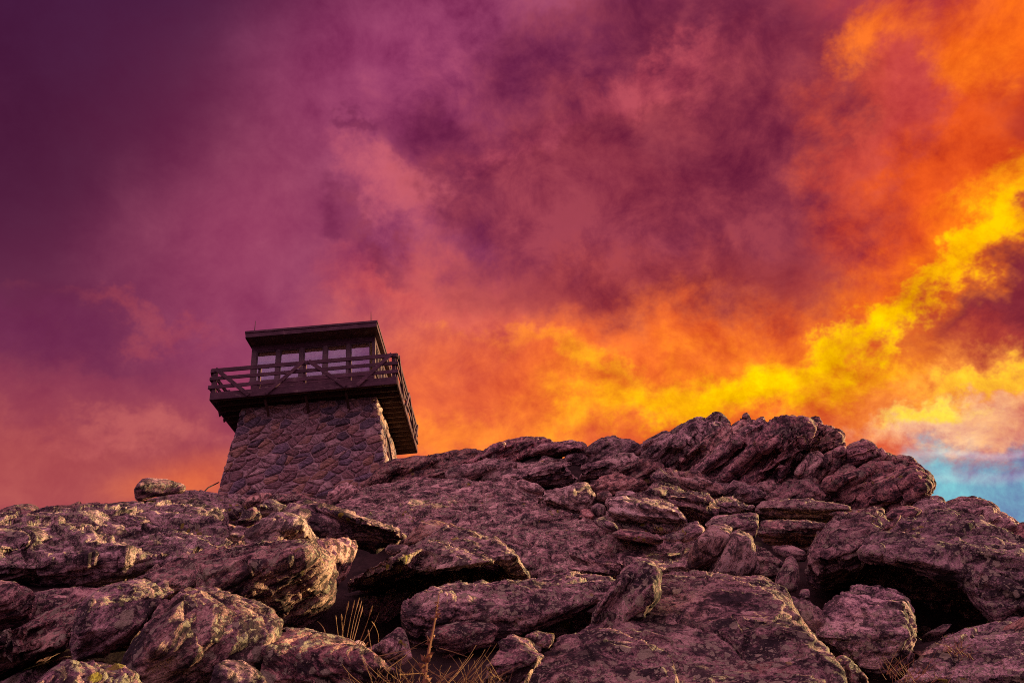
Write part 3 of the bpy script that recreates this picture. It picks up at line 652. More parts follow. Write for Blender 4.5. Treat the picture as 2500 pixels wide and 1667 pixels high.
rock('rock', 'B', '40 1600 60 1350 130 1270 180 1228 250 1213 400 1230 640 1292 820 1370 960 1470 990 1512 900 1640', 3.3, 'R', -24, 'slanting dark rock splashed with yellow-green lichen beside the grass', r=.4, rough=.8, th=.8)
rock('rock', 'B', '180 1205 200 1188 330 1198 500 1235 640 1270 660 1302 500 1290 250 1225', 4.0, 'R', -12, 'thin dark ledge behind the yellow lichen rock', rough=.6)
rock('rock', 'B', '645 1300 700 1272 750 1290 765 1335 700 1350', 4.1, 'P', 0, 'little pinkish cobble behind the grass stems', rough=.35)
rock('rock', 'B', '760 1350 850 1290 990 1190 1035 1250 1065 1390 1000 1450 850 1400', 4.3, 'R', 40, 'dark wedge of rock right of the grass stems', rough=.7)
rock('rock', 'C', '-160 1450 -60 1290 30 1225 130 1265 245 1385 150 1480 110 1680 -200 1680', 3.3, 'R', 35, 'purple lichened rock behind the bent grass blades', rough=.7)
rock('rock', 'C', '105 1250 200 1213 310 1238 305 1290 275 1345 200 1310', 4.2, 'R', 20, 'fist-shaped dark rock in the notch beside the upright fin', rough=.5)
rock('rock', 'C', '300 1330 380 1280 480 1230 560 1240 540 1300 400 1350', 4.6, 'R', 20, 'low mossy rock at the base of the upright fin', rough=.5)
rock('rock', 'C', '150 1190 260 1090 420 1080 600 1090 560 1230 400 1300 260 1280', 5.3, 'R', 0, 'shadowed mossy rock in the hollow beside the upright fin', rough=.6)
rock('layered_rock', 'C', '545 1250 565 1150 600 1060 690 960 780 830 900 758 960 768 1010 840 1010 990 920 1060 870 1170 700 1260', 4.7, 'R', 48, 'upright dark fin of rock leaning against the large foreground slab', r=.3, rough=.8, th=.6)
rock('boulder', 'C', '90 1680 150 1480 340 1340 560 1262 840 1170 900 1040 985 1000 1010 930 1050 830 1220 818 1330 830 1590 852 1720 855 1780 890 1860 960 1920 1080 2020 1210 2140 1330 2220 1430 2310 1620 2330 1720', 4.0, 'R', 10, 'largest foreground slab dotted with pale lichen, falling away to a lit right edge', r=.85, D=1.7, u=.1, b=.12, th=1.3, rough=.95)
rock('boulder', 'C', '1212 800 1240 680 1290 590 1380 508 1460 493 1515 520 1508 575 1435 705 1415 745 1330 825 1240 820', 8.0, 'P', 60, 'left half of the pale standing boulder split by a crack', r=.3, rough=.6, b=.2)
rock('boulder', 'C', '1524 545 1560 523 1640 590 1662 680 1685 800 1665 840 1590 862 1480 858 1350 850 1432 755 1462 695', 7.8, 'P', 65, 'right half of the pale standing boulder split by a crack', r=.3, rough=.6, b=.2)
rock('rock', 'C', '1360 500 1380 465 1500 430 1620 413 1690 428 1695 500 1660 620 1560 540', 9.3, 'R', 20, 'lichened rock right behind the split standing boulder', rough=.8)
rock('rock', 'C', '1640 610 1720 640 1780 690 1800 790 1760 860 1680 830 1650 720', 8.3, 'R', 30, 'low dark rock against the right side of the split standing boulder', rough=.8)
rock('rock', 'E', '870 630 960 590 970 540 1010 548 1100 578 1200 600 1260 640 1190 710 1050 690', 15.6, 'P', -20, 'light tan block lying on the upper edge of the broad slab', rough=.7)
rock('boulder', 'C', '170 330 240 270 350 248 450 238 530 243 605 300 575 350 545 400 480 435 440 410 370 395 280 375', 13.4, 'P', -15, 'craggy boulder with a pale right shoulder beside small cobbles', r=.35)
rock('rock', 'C', '590 330 600 280 680 268 718 300 690 335 610 350', 14.2, 'P', 0, 'pale cobble right of the craggy boulder', rough=.5)
rock('rock', 'C', '715 300 725 268 840 258 890 290 850 340 760 338', 14.1, 'P', 0, 'brown cobble between the pale cobble and the stacked slab', rough=.5)
rock('boulder', 'C', '530 245 560 190 640 165 750 153 850 180 930 210 965 262 870 285 790 270 700 285 590 280', 15, 'P', 18, 'hollowed pale boulder above the cobbles', r=.4)
rock('layered_rock', 'C', '850 325 920 283 970 240 1000 223 1150 260 1385 330 1385 400 1335 505 1210 460 1140 400 960 365', 12.9, 'R', -13, 'thick square-ended slab lying on the stacked slabs', r=.42, u=.5, th=1.3)
rock('layered_rock', 'C', '662 400 670 338 720 328 900 348 1050 373 1150 410 1218 480 1170 508 1000 480 830 450 700 460', 11.9, 'P', -12, 'long light slab at the top of the two stacked slabs', r=.55, u=.4, th=1.2)
rock('layered_rock', 'C', '690 460 830 448 1000 480 1165 508 1155 545 1000 560 850 540 735 540', 12.1, 'R', -8, 'shadowed lower slab under the long light slab', th=1.2, r=.5)
rock('rock', 'C', '565 470 640 448 720 488 748 530 690 552 620 520', 11.4, 'R', -25, 'small dark angular rock left of the stacked slabs', rough=.6)
rock('rock', 'C', '562 380 600 348 650 368 663 430 610 450 570 425', 12.9, 'R', 70, 'rounded purple cobble left of the stacked slabs', rough=.5)
rock('rock', 'C', '470 460 500 400 560 400 585 440 560 475', 12.8, 'P', 0, 'small golden-brown cobble below the craggy boulder', rough=.5)
rock('layered_rock', 'C', '695 555 760 533 950 555 1055 600 1040 620 900 615 720 590', 11.0, 'R', -8, 'thin flake lying below the stacked slabs', rough=.6, th=.9)
rock('rock', 'C', '1030 590 1080 560 1150 545 1190 560 1185 600 1100 620', 10.9, 'R', 0, 'flat chip between the thin flake and the pyramid rock', rough=.5)
rock('rock', 'C', '965 175 1030 103 1085 150 1150 180 1185 275 1100 268 1000 225', 15.0, 'R', -35, 'pointed wedge rising behind the thick square-ended slab', rough=.7)
rock('layered_rock', 'C', '1035 110 1170 172 1370 220 1415 270 1395 315 1300 315 1180 265 1100 180', 15.3, 'P', -22, 'long ridge-backed rock behind the pointed wedge', r=.4)
rock('rock', 'C', '1370 350 1440 298 1560 318 1670 368 1688 402 1560 440 1500 440 1395 430', 13.3, 'R', -22, 'yellow-spotted sloping rock below the great crag', r=.4)
rock('rock', 'C', '1140 560 1230 478 1280 473 1335 530 1295 600 1180 615', 11.0, 'R', 30, 'little pyramid-shaped rock right of the thin flake', rough=.7)
rock('rock', 'C', '1330 500 1400 430 1500 430 1480 490 1380 520 1340 560', 11.6, 'R', 10, 'dark filler rock between the square-ended slab and the sloping rock', rough=.7)
# --- ridge between tower and crag
rock('layered_rock', 'E', '-60 640 0 600 40 560 100 500 200 452 260 448 370 438 480 400 600 390 620 368 700 363 815 370 815 410 700 450 600 500 500 570 400 600 200 610', 19.2, 'K', 18, 'long low ridge slab starting at the sunlit corner of the tower', r=.45, D=2.2, th=2.5)
rock('layered_rock', 'E', '610 500 830 388 930 310 1050 285 1200 257 1280 270 1312 300 1250 345 1130 390 1040 425 900 480 720 535', 20, 'K', 22, 'humped ridge slab on the skyline between the tower and the crag', r=.5, th=2.4)
rock('layered_rock', 'E', '1110 410 1240 330 1340 308 1470 298 1552 320 1530 352 1400 395 1270 430', 19.5, 'K', 16, 'jutting beak-ended slab on the skyline right of the humped slab', teeth='1470 294 1552 318 1400 300', u=1.2, th=2.4)
rock('layered_rock', 'E', '540 590 620 510 800 490 1000 410 1260 420 1400 425 1465 480 1502 530 1490 610 1350 640 1250 620 1000 590 900 600 760 620 600 620', 17.8, 'K', 14, 'wide knobbly rock face below the humped skyline slab', r=.3, D=1.5, th=2)
rock('rock', 'E', '760 610 800 570 880 558 905 580 880 620 800 630', 16.9, 'R', 15, 'lens-shaped dark stone at the foot of the wide knobbly face', rough=.6)
rock('rock', 'E', '1400 430 1430 390 1530 355 1570 400 1560 440 1500 470', 19.6, 'K', 20, 'small rock under the beak-ended slab', rough=.8)
rock('layered_rock', 'E', '1540 390 1600 350 1690 320 1720 263 1760 263 1830 293 1890 288 1945 330 1960 390 1800 410 1700 440 1580 440', 20, 'K', 25, 'jagged skyline rock with a small horn between the two ridges', teeth='1722 258 1762 260 1840 290 1892 284 1650 330', th=2.2)
rock('boulder', 'E', '1498 490 1530 448 1640 428 1780 380 1900 373 1925 420 1830 485 1700 540 1600 590 1550 600 1515 560', 17.2, 'K', 16, 'big lens-shaped boulder below the horned skyline rock', u=1.0, r=.55)
rock('layered_rock', 'E', '1930 350 2000 290 2120 228 2175 240 2090 330 1990 390 1950 390', 20.5, 'K', 30, 'dark shoulder of rock just left of the great crag', th=2.2)
rock('layered_rock', 'E', '1700 560 1850 480 1990 408 2085 440 2115 465 2060 510 2020 580 1930 580', 17, 'K', 25, 'streaked slab below the dark shoulder of the crag', th=1.6)
# --- the great crag
rock('layered_rock', 'G', '-190 480 -120 400 0 290 100 215 190 158 260 123 340 140 400 118 445 150 360 235 200 345 60 430 -100 530 -180 540', 19.5, 'K', 38, 'leftmost tilted slab of the great crag', teeth='150 190 262 120 300 130 345 136 402 113 380 150', th=2.5, r=.4, D=1.2, rough=1.3)
rock('layered_rock', 'G', '0 560 100 440 200 335 350 235 440 160 460 143 475 170 570 116 645 115 560 205 410 340 260 460 100 590', 19, 'K', 38, 'second tilted slab of the crag, next to the leftmost one', teeth='462 140 500 150 572 112 600 118 640 112', th=2.5, r=.4, D=1.2, rough=1.3)
rock('layered_rock', 'G', '140 620 300 425 480 275 630 140 690 97 722 130 805 128 710 240 570 380 420 510 240 640', 18.5, 'K', 39, 'third tilted slab of the crag with a toothed top', teeth='650 120 692 94 720 126 760 126 803 124', th=2.5, r=.4, D=1.2, rough=1.3)
rock('layered_rock', 'G', '400 520 500 430 700 222 800 130 880 88 970 98 1010 160 960 265 860 385 790 510 730 610 640 570 560 540', 18, 'K', 40, 'tallest mossy slab of the great crag', teeth='830 112 882 86 930 96 965 98', th=2.6, r=.35, D=1.2, b=.5, rough=1.3)
rock('layered_rock', 'G', '780 510 860 360 970 140 1040 104 1088 150 1152 163 1172 220 1155 295 1060 300 970 340 870 440', 18.4, 'K', 42, 'rounded right-hand head of the great crag', teeth='1042 100 1100 150', th=2.4, rough=1.2)
rock('rock', 'G', '893 465 985 340 1040 328 1073 360 1015 475 980 505', 17.4, 'K', 50, 'block jammed in the black cleft of the crag', th=1.0, rough=.7)
rock('rock', 'G', '840 470 900 400 1000 320 1080 330 1060 460 980 560 860 560', 18.8, 'K', 42, 'dark back wall of the cleft in the crag', th=1.5)
rock('layered_rock', 'G', '970 620 1000 520 1080 390 1150 288 1195 380 1110 525 1070 630', 17.7, 'K', 48, 'narrow steep rib right of the jammed block', th=1.5)
rock('boulder', 'G', '1155 330 1250 300 1330 243 1400 260 1422 310 1467 340 1400 405 1335 475 1280 450 1260 390 1190 400', 17.6, 'K', 30, 'overhanging knob of rock right of the crag head', u=.8, th=1.6)
rock('rock', 'G', '1090 540 1180 420 1230 393 1290 440 1275 480 1180 540', 17.4, 'K', 45, 'mossy rock under the overhanging knob', rough=.9)
rock('layered_rock', 'G', '1060 620 1100 530 1280 470 1340 465 1450 363 1550 368 1650 450 1742 530 1733 562 1692 590 1705 645 1665 700 1500 730 1240 690', 16.4, 'K', 35, 'broad sloping right flank of the crag with a blunt nose against blue sky', r=.4, D=1.6, th=2.5, rough=1.2)
rock('layered_rock', 'G', '620 560 780 500 900 480 1000 520 1090 600 1250 660 1200 690 900 670 700 660', 16.6, 'K', 30, 'bright broken apron at the foot of the tallest crag slab', D=1.4, th=1.8, rough=1.2)
rock('rock', 'G', '425 590 500 498 560 508 585 540 525 620 460 630', 16.9, 'K', 35, 'left of two blocks at the foot of the crag', rough=.8)
rock('rock', 'G', '515 625 580 540 650 543 705 600 655 655 560 660', 16.5, 'K', 30, 'right of two blocks at the foot of the crag', rough=.8)
rock('layered_rock', 'G', '170 560 250 500 420 500 520 500 470 600 330 570 240 590', 17.2, 'K', 36, 'lower streaked skirt of the crag', D=1.2, th=1.6)
rock('rock', 'G', '1230 725 1300 690 1400 658 1465 690 1440 735 1300 750', 14.6, 'R', 10, 'small dark overhang under the right flank of the crag', rough=.6)
rock('rock', 'G', '1660 700 1700 640 1720 605 1820 620 1880 680 1880 720 1760 730', 15.8, 'K', 35, 'dim rock in the saddle right of the blunt crag nose', th=1.8)
rock('layered_rock', 'G', '1850 720 1890 670 1985 628 2025 640 2100 645 2200 700 2290 780 2350 830 2420 900 2300 930 2100 830', 15, 'K', 35, 'far dim crag standing alone against blue sky', th=2.2)
rock('rock', 'G', '2300 840 2352 792 2480 820 2560 900 2500 960 2330 930', 14.5, 'K', 35, 'low tail of rock right of the far dim crag', th=1.8)
# --- right hand side
rock('layered_rock', 'G', '640 700 650 675 700 650 1000 638 1180 648 1243 680 1222 742 1130 775 900 750 680 742', 12.6, 'R', 3, 'dark fluted slab lying level at the foot of the crag', r=.25, u=.5, th=1.4, rough=.9)
rock('boulder', 'D', '-40 560 0 480 120 463 300 458 430 468 468 500 420 570 335 650 200 652 10 620', 10.6, 'R', 5, 'lichened block under the dark fluted slab', r=.3, u=.4)
rock('rock', 'D', '440 430 580 400 820 395 840 430 700 450 560 460', 12.6, 'R', 10, 'pale ledge between the fluted slab and the crag flank', rough=.7)
rock('boulder', 'D', '295 700 380 590 500 490 570 448 760 418 850 425 850 500 800 570 715 650 700 720 650 810 590 860 440 890 390 940 320 880', 8.2, 'R', 38, 'tall lichened boulder leaning left of the black cave', r=.45, D=1.2, b=.3, th=1.6)
rock('boulder', 'D', '685 700 790 600 950 440 1080 408 1260 383 1480 468 1640 585 1500 800 1300 865 1185 850 1000 760 850 695', 7.3, 'R', 22, 'massive lichened roof boulder over the black cave', r=.55, D=3.0, u=.0, b=.25, th=2.2, rough=1.05, more=('1290 600 1640 585 1770 615 1900 660 1950 900 1900 1080 1770 1090 1690 1095 1575 1165 1460 1005 1310 865',))
rock('boulder', 'D', '345 1260 430 1080 480 990 560 950 690 938 870 953 1000 1010 1005 1180 1055 1240 1020 1400 880 1540 740 1580 560 1520 440 1330', 5.9, 'R', 35, 'squat dark boulder in front of the black cave mouth', r=.3, D=1.0, b=.25)
rock('boulder', 'D', '-80 700 -20 640 60 668 165 750 150 880 80 900 0 860 -70 800', 7.9, 'R', 20, 'knobbly boulder right of the split standing boulder', rough=.9)
rock('boulder', 'D', '95 900 160 760 200 718 243 790 238 940 155 965', 7.2, 'R', 60, 'narrow upright rock beside the knobbly boulder', rough=.7)
rock('rock', 'D', '60 650 170 640 300 690 290 740 200 730 120 700', 8.9, 'R', 5, 'dark flat rock in the gap above the narrow upright rock', rough=.7)
rock('rock', 'D', '140 1020 200 968 300 1000 400 1080 425 1150 440 1310 340 1270 250 1130', 5.9, 'R', -40, 'rock wedged between the largest slab and the squat dark boulder', rough=.8)
rock('rock', 'D', '240 980 270 930 320 930 330 990 290 1010', 6.7, 'R', 40, 'tiny pointed stone at the black gap left of the cave', rough=.4)
rock('rock', 'D', '480 1400 520 1380 600 1400 700 1500 760 1640 560 1660', 4.5, 'R', -40, 'dim rock under the lit edge of the largest slab', rough=.8)
rock('layered_rock', 'D', '860 1640 1030 1400 1120 1330 1250 1275 1460 1190 1570 1165 1700 1110 1900 1080 1950 1640', 5.4, 'R', 20, 'gritty dark slope of rock below the cave', r=.7, D=1.8, u=.1, b=.1, th=1.2)
rock('rock', 'D', '795 545 830 500 930 423 958 435 905 515 830 565', 8.0, 'P', 42, 'slim splinter of rock lying on the massive roof boulder', rough=.5)
rock('rock', 'D', '1215 1350 1225 1320 1260 1312 1290 1335 1280 1365 1240 1368', 4.95, 'P', 0, 'fist-sized pale stone on the gritty slope below the cave', rough=.3)
rock('rock', 'D', '1400 1255 1410 1235 1435 1240 1440 1262 1415 1270', 5.3, 'P', 0, 'small blue-grey pebble near the cave floor', rough=.2)
rock('rock', 'D', '600 900 700 860 850 880 1000 980 980 1030 800 980 640 950', 9.2, 'R', 10, 'reddish rock deep inside the black cave', rough=.8)
rock('rock', 'D', '560 640 900 630 1250 740 1520 930 1600 1180 1300 1270 900 1140 620 1000', 9.0, 'R', 20, 'rear rock wall of the cave, added to keep it black', r=.2, D=.4, u=.3, th=1.4)  # added so that no sunlit ground shows inside the cave
rock('rock', 'B', '620 890 1000 830 1400 790 1760 850 1920 910 1500 990 1100 1010 760 990', 7.7, 'R', 15, 'rear rock wall of the hollow behind the arched slab, added to darken it', r=.2, D=.4, th=1.2)  # added to close the hollow and keep it in shade
rock('rock', 'E', '1860 430 1900 370 1990 360 2110 390 2160 470 2000 500 1900 480', 19.8, 'K', 25, 'dark wedge of rock between the horned skyline rock and the crag', th=2)
rock('rock', 'E', '1500 450 1560 400 1700 410 1760 440 1650 500 1520 500', 20.3, 'K', 20, 'dark rock filling the notch below the horned skyline rock', th=2)
rock('rock', 'A', '540 1010 700 930 900 880 1000 880 860 1000 640 1100', 5.6, 'R', 20, 'black rock deep between the huge slab and the lichen-crusted boulder', th=1.2)
rock('rock', 'G', '1600 740 1680 650 1760 640 1860 680 1900 740 1760 790 1640 790', 15.2, 'K', 30, 'low hump of rock closing the saddle under the crag nose', th=1.6, strips=0)
rock('rock', 'E', '470 580 560 505 700 485 780 520 660 610 500 620', 19.4, 'K', 18, 'small slab closing the dip under the long low ridge slab', th=1.6, strips=0)
rock('rock', 'D', '820 460 900 392 1000 372 1090 400 1050 470 900 490', 10.6, 'R', 20, 'dark rock behind the slim splinter', th=1.4)
rock('rock', 'A', '-150 1600 0 1540 200 1465 450 1395 720 1415 680 1520 300 1600 0 1680', 4.5, 'R', 20, 'filler rock under the long tilted slab, added in place of black shadow', th=.9, rough=.7)  # added where the gap is only deep shadow

def P2(crop, pts):
    ox, oy, s = CROP[crop]; v = [float(q) for q in pts.replace(',', ' ').split()]
    return np.array([(ox+v[i]/s, oy+v[i+1]/s) for i in range(0, len(v), 2)])
MATS = {'R': M_ROCK, 'K': M_CRAG, 'P': M_PINK}
tmp = []
for q in RK:
    p = P2(q['crop'], q['pts']); t0 = q['t']; px2m = t0/FPX
    lo, hi = p.min(0), p.max(0); w, h = (hi-lo)*px2m; mn = min(w, h); cen = p.mean(0)
    D = q['D'] if q['D'] is not None else .9*h; u = q['u'] if q['u'] is not None else .22*h
    b_ = q['b'] if q['b'] is not None else .14*mn; th = q['th'] if q['th'] is not None else .8*mn+.25*max(w, h)
    def prof(y):
        v = (y-lo[1])/(hi[1]-lo[1]); r_ = q['r']
        return D*(r_-v)/r_ if v < r_ else u*(v-r_)/(1-r_)
    rr = np.random.default_rng(abs(hash(q['pts'])) % 99991 if False else sum(ord(ch)*(i+1) for i, ch in enumerate(q['pts'])) % 99991)
    groups = [p]+[P2(q['crop'], m_) for m_ in q['more']]; tooth = []
    if q['teeth']:                 # slender blades along the layering, standing out of the top edge
        ox, oy, s_ = CROP[q['crop']]
        for (x, y) in P2(q['crop'], q['teeth']):
            L = rr.uniform(55, 110); a_ = R(q['ang']+rr.uniform(-4, 4)); dx, dy = -math.cos(a_)*L, math.sin(a_)*L; wv_ = rr.uniform(9, 17)
            tooth.append(np.array([(x, y), (x+wv_*.6, y+wv_*.9), (x+dx+wv_, y+dy+wv_*1.6), (x+dx-wv_*.2, y+dy+wv_*.2), (x-wv_*.9, y+wv_*.35)]))
    dts = [0.]*len(groups); ang_ = R(q['ang'])
    if q['strips']:                # layered rock: a stack of plates, each set a little forward or back
        dv2 = np.array([math.cos(ang_), -math.sin(ang_)]); nv2 = np.array([math.sin(ang_), math.cos(ang_)])
        new_g, new_d = [], []
        for g_ in groups:
            hl = g_[[i for i in range(len(g_))]]; sv = hl@nv2; lo_, hi_ = sv.min(), sv.max(); ns = q['strips'] if g_ is p else max(1, q['strips']//2)
            cuts = np.sort(np.concatenate([[lo_-1], lo_+(hi_-lo_)*(np.arange(1, ns)+rr.uniform(-.3, .3, ns-1))/ns, [hi_+1]])) if ns > 1 else np.array([lo_-1, hi_+1])
            for a0, a1 in zip(cuts[:-1], cuts[1:]):
                poly = clip([np.array(v) for v in hl], nv2*(a1+.12*(a1-a0)), nv2)
                if len(poly) > 2: poly = clip(poly, nv2*(a0-.12*(a1-a0)), -nv2)
                if len(poly) > 2: new_g.append(np.array(poly)+dv2*rr.uniform(-1, 1)*(.03 if q['mat'] == 'K' else .018)*(hi-lo).max()); new_d.append(rr.uniform(-1, 1)*(.13 if q['mat'] == 'K' else .05)*mn)
        groups, dts = new_g, new_d
    nmain = len(groups); groups = groups+tooth; dts = list(dts)+[rr.uniform(-.1, .1) for _ in tooth]
    hulls = []
    for gi, g_ in enumerate(groups):
        pts3 = []; cen = g_.mean(0); k_th = th if gi < nmain else .35*th; t0 = q['t']+dts[gi]
        for vi, (x, y) in enumerate(g_):
            tl = q['tx']*(x-cen[0])*px2m
            pts3.append(at(x, y, t0+prof(y)+tl))
            x2, y2 = cen+(np.array([x, y])-cen)*rr.uniform(.74, .9)
            if vi % 2 == 0 or len(g_) < 7: pts3.append(at(x2, y2, t0+prof(y2)-b_*rr.uniform(.5, 1.2)+tl))
            x3, y3 = cen+(np.array([x, y])-cen)*rr.uniform(.6, .85); pts3.append(at(x3, y3, t0+max(prof(y), 0)+k_th*rr.uniform(.8, 1.1)+tl))
        if gi == 0:
            for (x, y, dt) in (q['extra'] or []):
                e = P2(q['crop'], f'{x} {y}')[0]; pts3.append(at(e[0], e[1], t0+dt))
        hulls.append(np.array(pts3))
    t0 = q['t']; pts3 = np.vstack(hulls); c3 = pts3.mean(0)
    bm = bmesh.new()
    for hp in hulls:
        hb = bmesh.new()
        for v in hp-c3: hb.verts.new(v)
        bmesh.ops.convex_hull(hb, input=hb.verts)
        bmesh.ops.delete(hb, geom=[v for v in hb.verts if not v.link_faces], context='VERTS')
        mt = bpy.data.meshes.new('tmp'); hb.to_mesh(mt); hb.free(); bm.from_mesh(mt); bpy.data.meshes.remove(mt)
    me = bpy.data.meshes.new('tmp'); bm.to_mesh(me); bm.free()
    o = bpy.data.objects.new('tmp', me); col.objects.link(o)
    md = o.modifiers.new('r', 'REMESH'); md.mode = 'VOXEL'
    sz = np.ptp(pts3, axis=0); area = (sz[0]*sz[1]+sz[0]*sz[2]+sz[1]*sz[2])*1.6
    vox = max(.0017*t0*VOX*(.8 if q['mat'] == 'K' else 1), math.sqrt(area/170000), .004); md.voxel_size = vox
    q.update(o=o, c3=c3, vox=vox, mn=mn, size=max(w, h)); tmp.append(o)
dg = bpy.context.evaluated_depsgraph_get(); dg.update()
allV, sizes = [], []
for q in RK:
    ev = q['o'].evaluated_get(dg); me = bpy.data.meshes.new_from_object(ev)
    n = len(me.vertices); V = np.empty(n*3); me.vertices.foreach_get('co', V); V = V.reshape(-1, 3)
    E_ = np.empty(len(me.edges)*2, dtype=np.int64); me.edges.foreach_get('vertices', E_); E_ = E_.reshape(-1, 2)
    deg = np.bincount(E_.ravel(), minlength=n)[:, None]
    its = 0 if q['mat'] == 'K' else 1 if q['sm'] < 5 else 3
    for _ in range(its):
        S_ = np.zeros_like(V)
        for k in range(3):
            S_[:, k] = np.bincount(E_[:, 0], V[E_[:, 1], k], n)+np.bincount(E_[:, 1], V[E_[:, 0], k], n)
        V = V*.6+.4*S_/np.maximum(deg, 1)
    me.vertices.foreach_set('co', V.ravel()); me.update()
    Nn = np.empty(n*3); me.vertices.foreach_get('normal', Nn); Nn = Nn.reshape(-1, 3)
    a = R(q['ang']); dirv = CR_*math.cos(a)+CU*math.sin(a); nf_ = -CR_*math.sin(a)+CU*math.cos(a)
    nf_ = nf_*.94-CF*.34; nf_ /= np.linalg.norm(nf_); dep = np.cross(nf_, dirv); dep /= np.linalg.norm(dep)
    dirv = np.cross(dep, nf_)
    Wp = V+q['c3']
    q.update(ax=(dirv, dep, nf_), me=me, N=Nn, V=V, uvw=np.stack([Wp@dirv, Wp@dep, Wp@nf_], 1))
    sizes.append(n)
VIS = [np.nonzero((q['N']*(q['V']+q['c3'])).sum(1)/np.linalg.norm(q['V']+q['c3'], axis=1) < .42)[0] for q in RK]   # the far undersides stay plain
cat_ = lambda f: np.concatenate([np.full(len(v), f(q), np.float32) for q, v in zip(RK, VIS)])
UVW = np.concatenate([q['uvw'][v] for q, v in zip(RK, VIS)]).astype(np.float32)
big = cat_(lambda q: min(1.0, q['size']/1.6)); rof = cat_(lambda q: q['rough']); vx = cat_(lambda q: q['vox']); lim = cat_(lambda q: min(1.0, q['mn']/.9))
cs = cat_(lambda q: .22 if q['t'] < 7 else (.36 if q['t'] < 13 else .55)); lsp = cat_(lambda q: .11 if q['t'] < 7 else (.17 if q['t'] < 13 else .22))
oid = cat_(lambda q: (sum(map(ord, q['pts'])) % 97)*3.17)
A3 = lambda *a: np.array(a, np.float32)
w0 = pn(UVW*.8+7)
wq = UVW+np.stack([w0, pn(UVW*.8+31), w0*.4], 1).astype(np.float32)*.22
isk = cat_(lambda q: 1.0 if q['mat'] == 'K' else 0.0)
d = .07*big*(1-.4*isk)*pn(wq*A3(.8, .8, 1.2))                                             # broad form
rdg = np.abs(pn(wq*A3(1.7, 1.7, 3.4)+11)); d += .10*lim*(1-.5*isk)*(.16-rdg)               # creased facets
def cells(P, seed):                # broken faces: every cell of the rock breaks along its own plane
    base = np.floor(P-.5).astype(np.int64); best = np.full(len(P), 9., np.float32); res = np.zeros(len(P), np.float32)
    for dx in (0, 1):
        for dy in (0, 1):
            for dz in (0, 1):
                c = base+np.array([dx, dy, dz]); ii = c & 255
                hsh = PERM[PERM[PERM[(ii[:, 0]+seed) & 255]+ii[:, 1]]+ii[:, 2]] & 255
                g = GRAD[hsh]; g2_ = GRAD[(hsh*7+13) & 255]
                o_ = P-(c+.5+.42*g); r2 = (o_*o_).sum(1); k = r2 < best
                best = np.where(k, r2, best); res = np.where(k, (o_*g2_).sum(1)+.35*g2_[:, 0], res)
    return res.astype(np.float32)
d += cs*(.13-.07*isk)*np.minimum(1, lim*1.4)*cells(wq*A3(.75, .75, 1.5)/cs[:, None]+oid[:, None], 3)
d += cs*.22*np.minimum(1, lim*1.2)*(1-.6*isk)*cells(wq*A3(.7, .7, 1.1)/(cs[:, None]*2.4)+oid[:, None]*.7, 29)
d += cs*.040*cells(wq*A3(.8, .8, 1.8)/(cs[:, None]*.36)+oid[:, None], 17)
def strata(sp, amp, seed):         # layers stand out or lie back, each by its own amount
    w_ = wq[:, 2]+oid+.35*sp*pn(UVW*(1.6-1.0*isk)[:, None]+seed)
    ph = w_/sp; fl_ = np.floor(ph); fr = ph-fl_
    q_ = lambda f: np.clip(pn(np.stack([wq[:, 0]*(.8-.45*isk)+f*7.13, wq[:, 1]*.8, f*3.71+seed], 1))*2.6, -1, 1)
    a = q_(fl_); b2 = q_(fl_+1); t_ = sstep(.86, 1.0, fr)
    return amp*(a*(1-t_)+b2*t_)-amp*.9*(1-sstep(0, .09, np.abs(fr-.93)))*sstep(-.15, .15, pn(wq*A3(1.1, 1.1, .6)+seed+5))
d += strata(lsp, lsp*np.where(vx > .019, .52, .20)*np.minimum(1, lim*1.3), 5)
d += strata(lsp*.33, lsp*np.where(vx > .019, .12, .075), 29)
d += np.where(vx < .016, strata(lsp*.12, lsp*.03, 43), 0)
g2 = np.abs(pn(wq*A3(1.3, 1.0, .4)+77)); d -= .07*lim*(1-sstep(0, .014, g2))*sstep(0, .12, pn(wq*.8+96))       # cross joints
d += .014*pn(wq*A3(11, 11, 22.)+5)+.009*pn(wq*A3(27., 27, 50)+15)*(vx < .03)
d *= rof
dv_ = []; k0 = 0
for q, v in zip(RK, VIS):
    full = np.zeros(len(q['V'])); full[v] = d[k0:k0+len(v)]; k0 += len(v); dv_.append(full)
d = np.concatenate(dv_)
i0 = 0
for q, n in zip(RK, sizes):
    V = q['V']+q['N']*d[i0:i0+n, None]; me = q['me']; i0 += n
    me.vertices.foreach_set('co', V.ravel())
    at_ = me.attributes.new('fol', 'FLOAT_VECTOR', 'POINT'); Wp = V+q['c3']; at_.data.foreach_set('vector', np.stack([Wp@a for a in q['ax']], 1).ravel().astype(np.float32))
    me.polygons.foreach_set('use_smooth', np.ones(len(me.polygons), dtype=bool)); me.update()
    me.name = q['name']; o = link(q['name'], me, MATS[q['mat']]); o.location = q['c3']
    tag(o, q['label'] or 'UNLABELLED', 'rock' if 'boulder' not in q['name'] else 'boulder')
    old = q['o']; om = old.data; bpy.data.objects.remove(old); bpy.data.meshes.remove(om)
# ------------------------------------------------------------------ cable at the tower foot
P0 = at(534, 1177, 26.3); P1 = at(508, 1190, 24.5); P2_ = at(493, 1206, 22.0); P3_ = at(470, 1225, 20.5)
cb_ = MB().tube([P0, P1, P2_, P3_], .02, 6).build('cable', M_CABLE); tag(cb_, 'thin black cable sagging from the tower wall to the ledge beside it', 'cable')
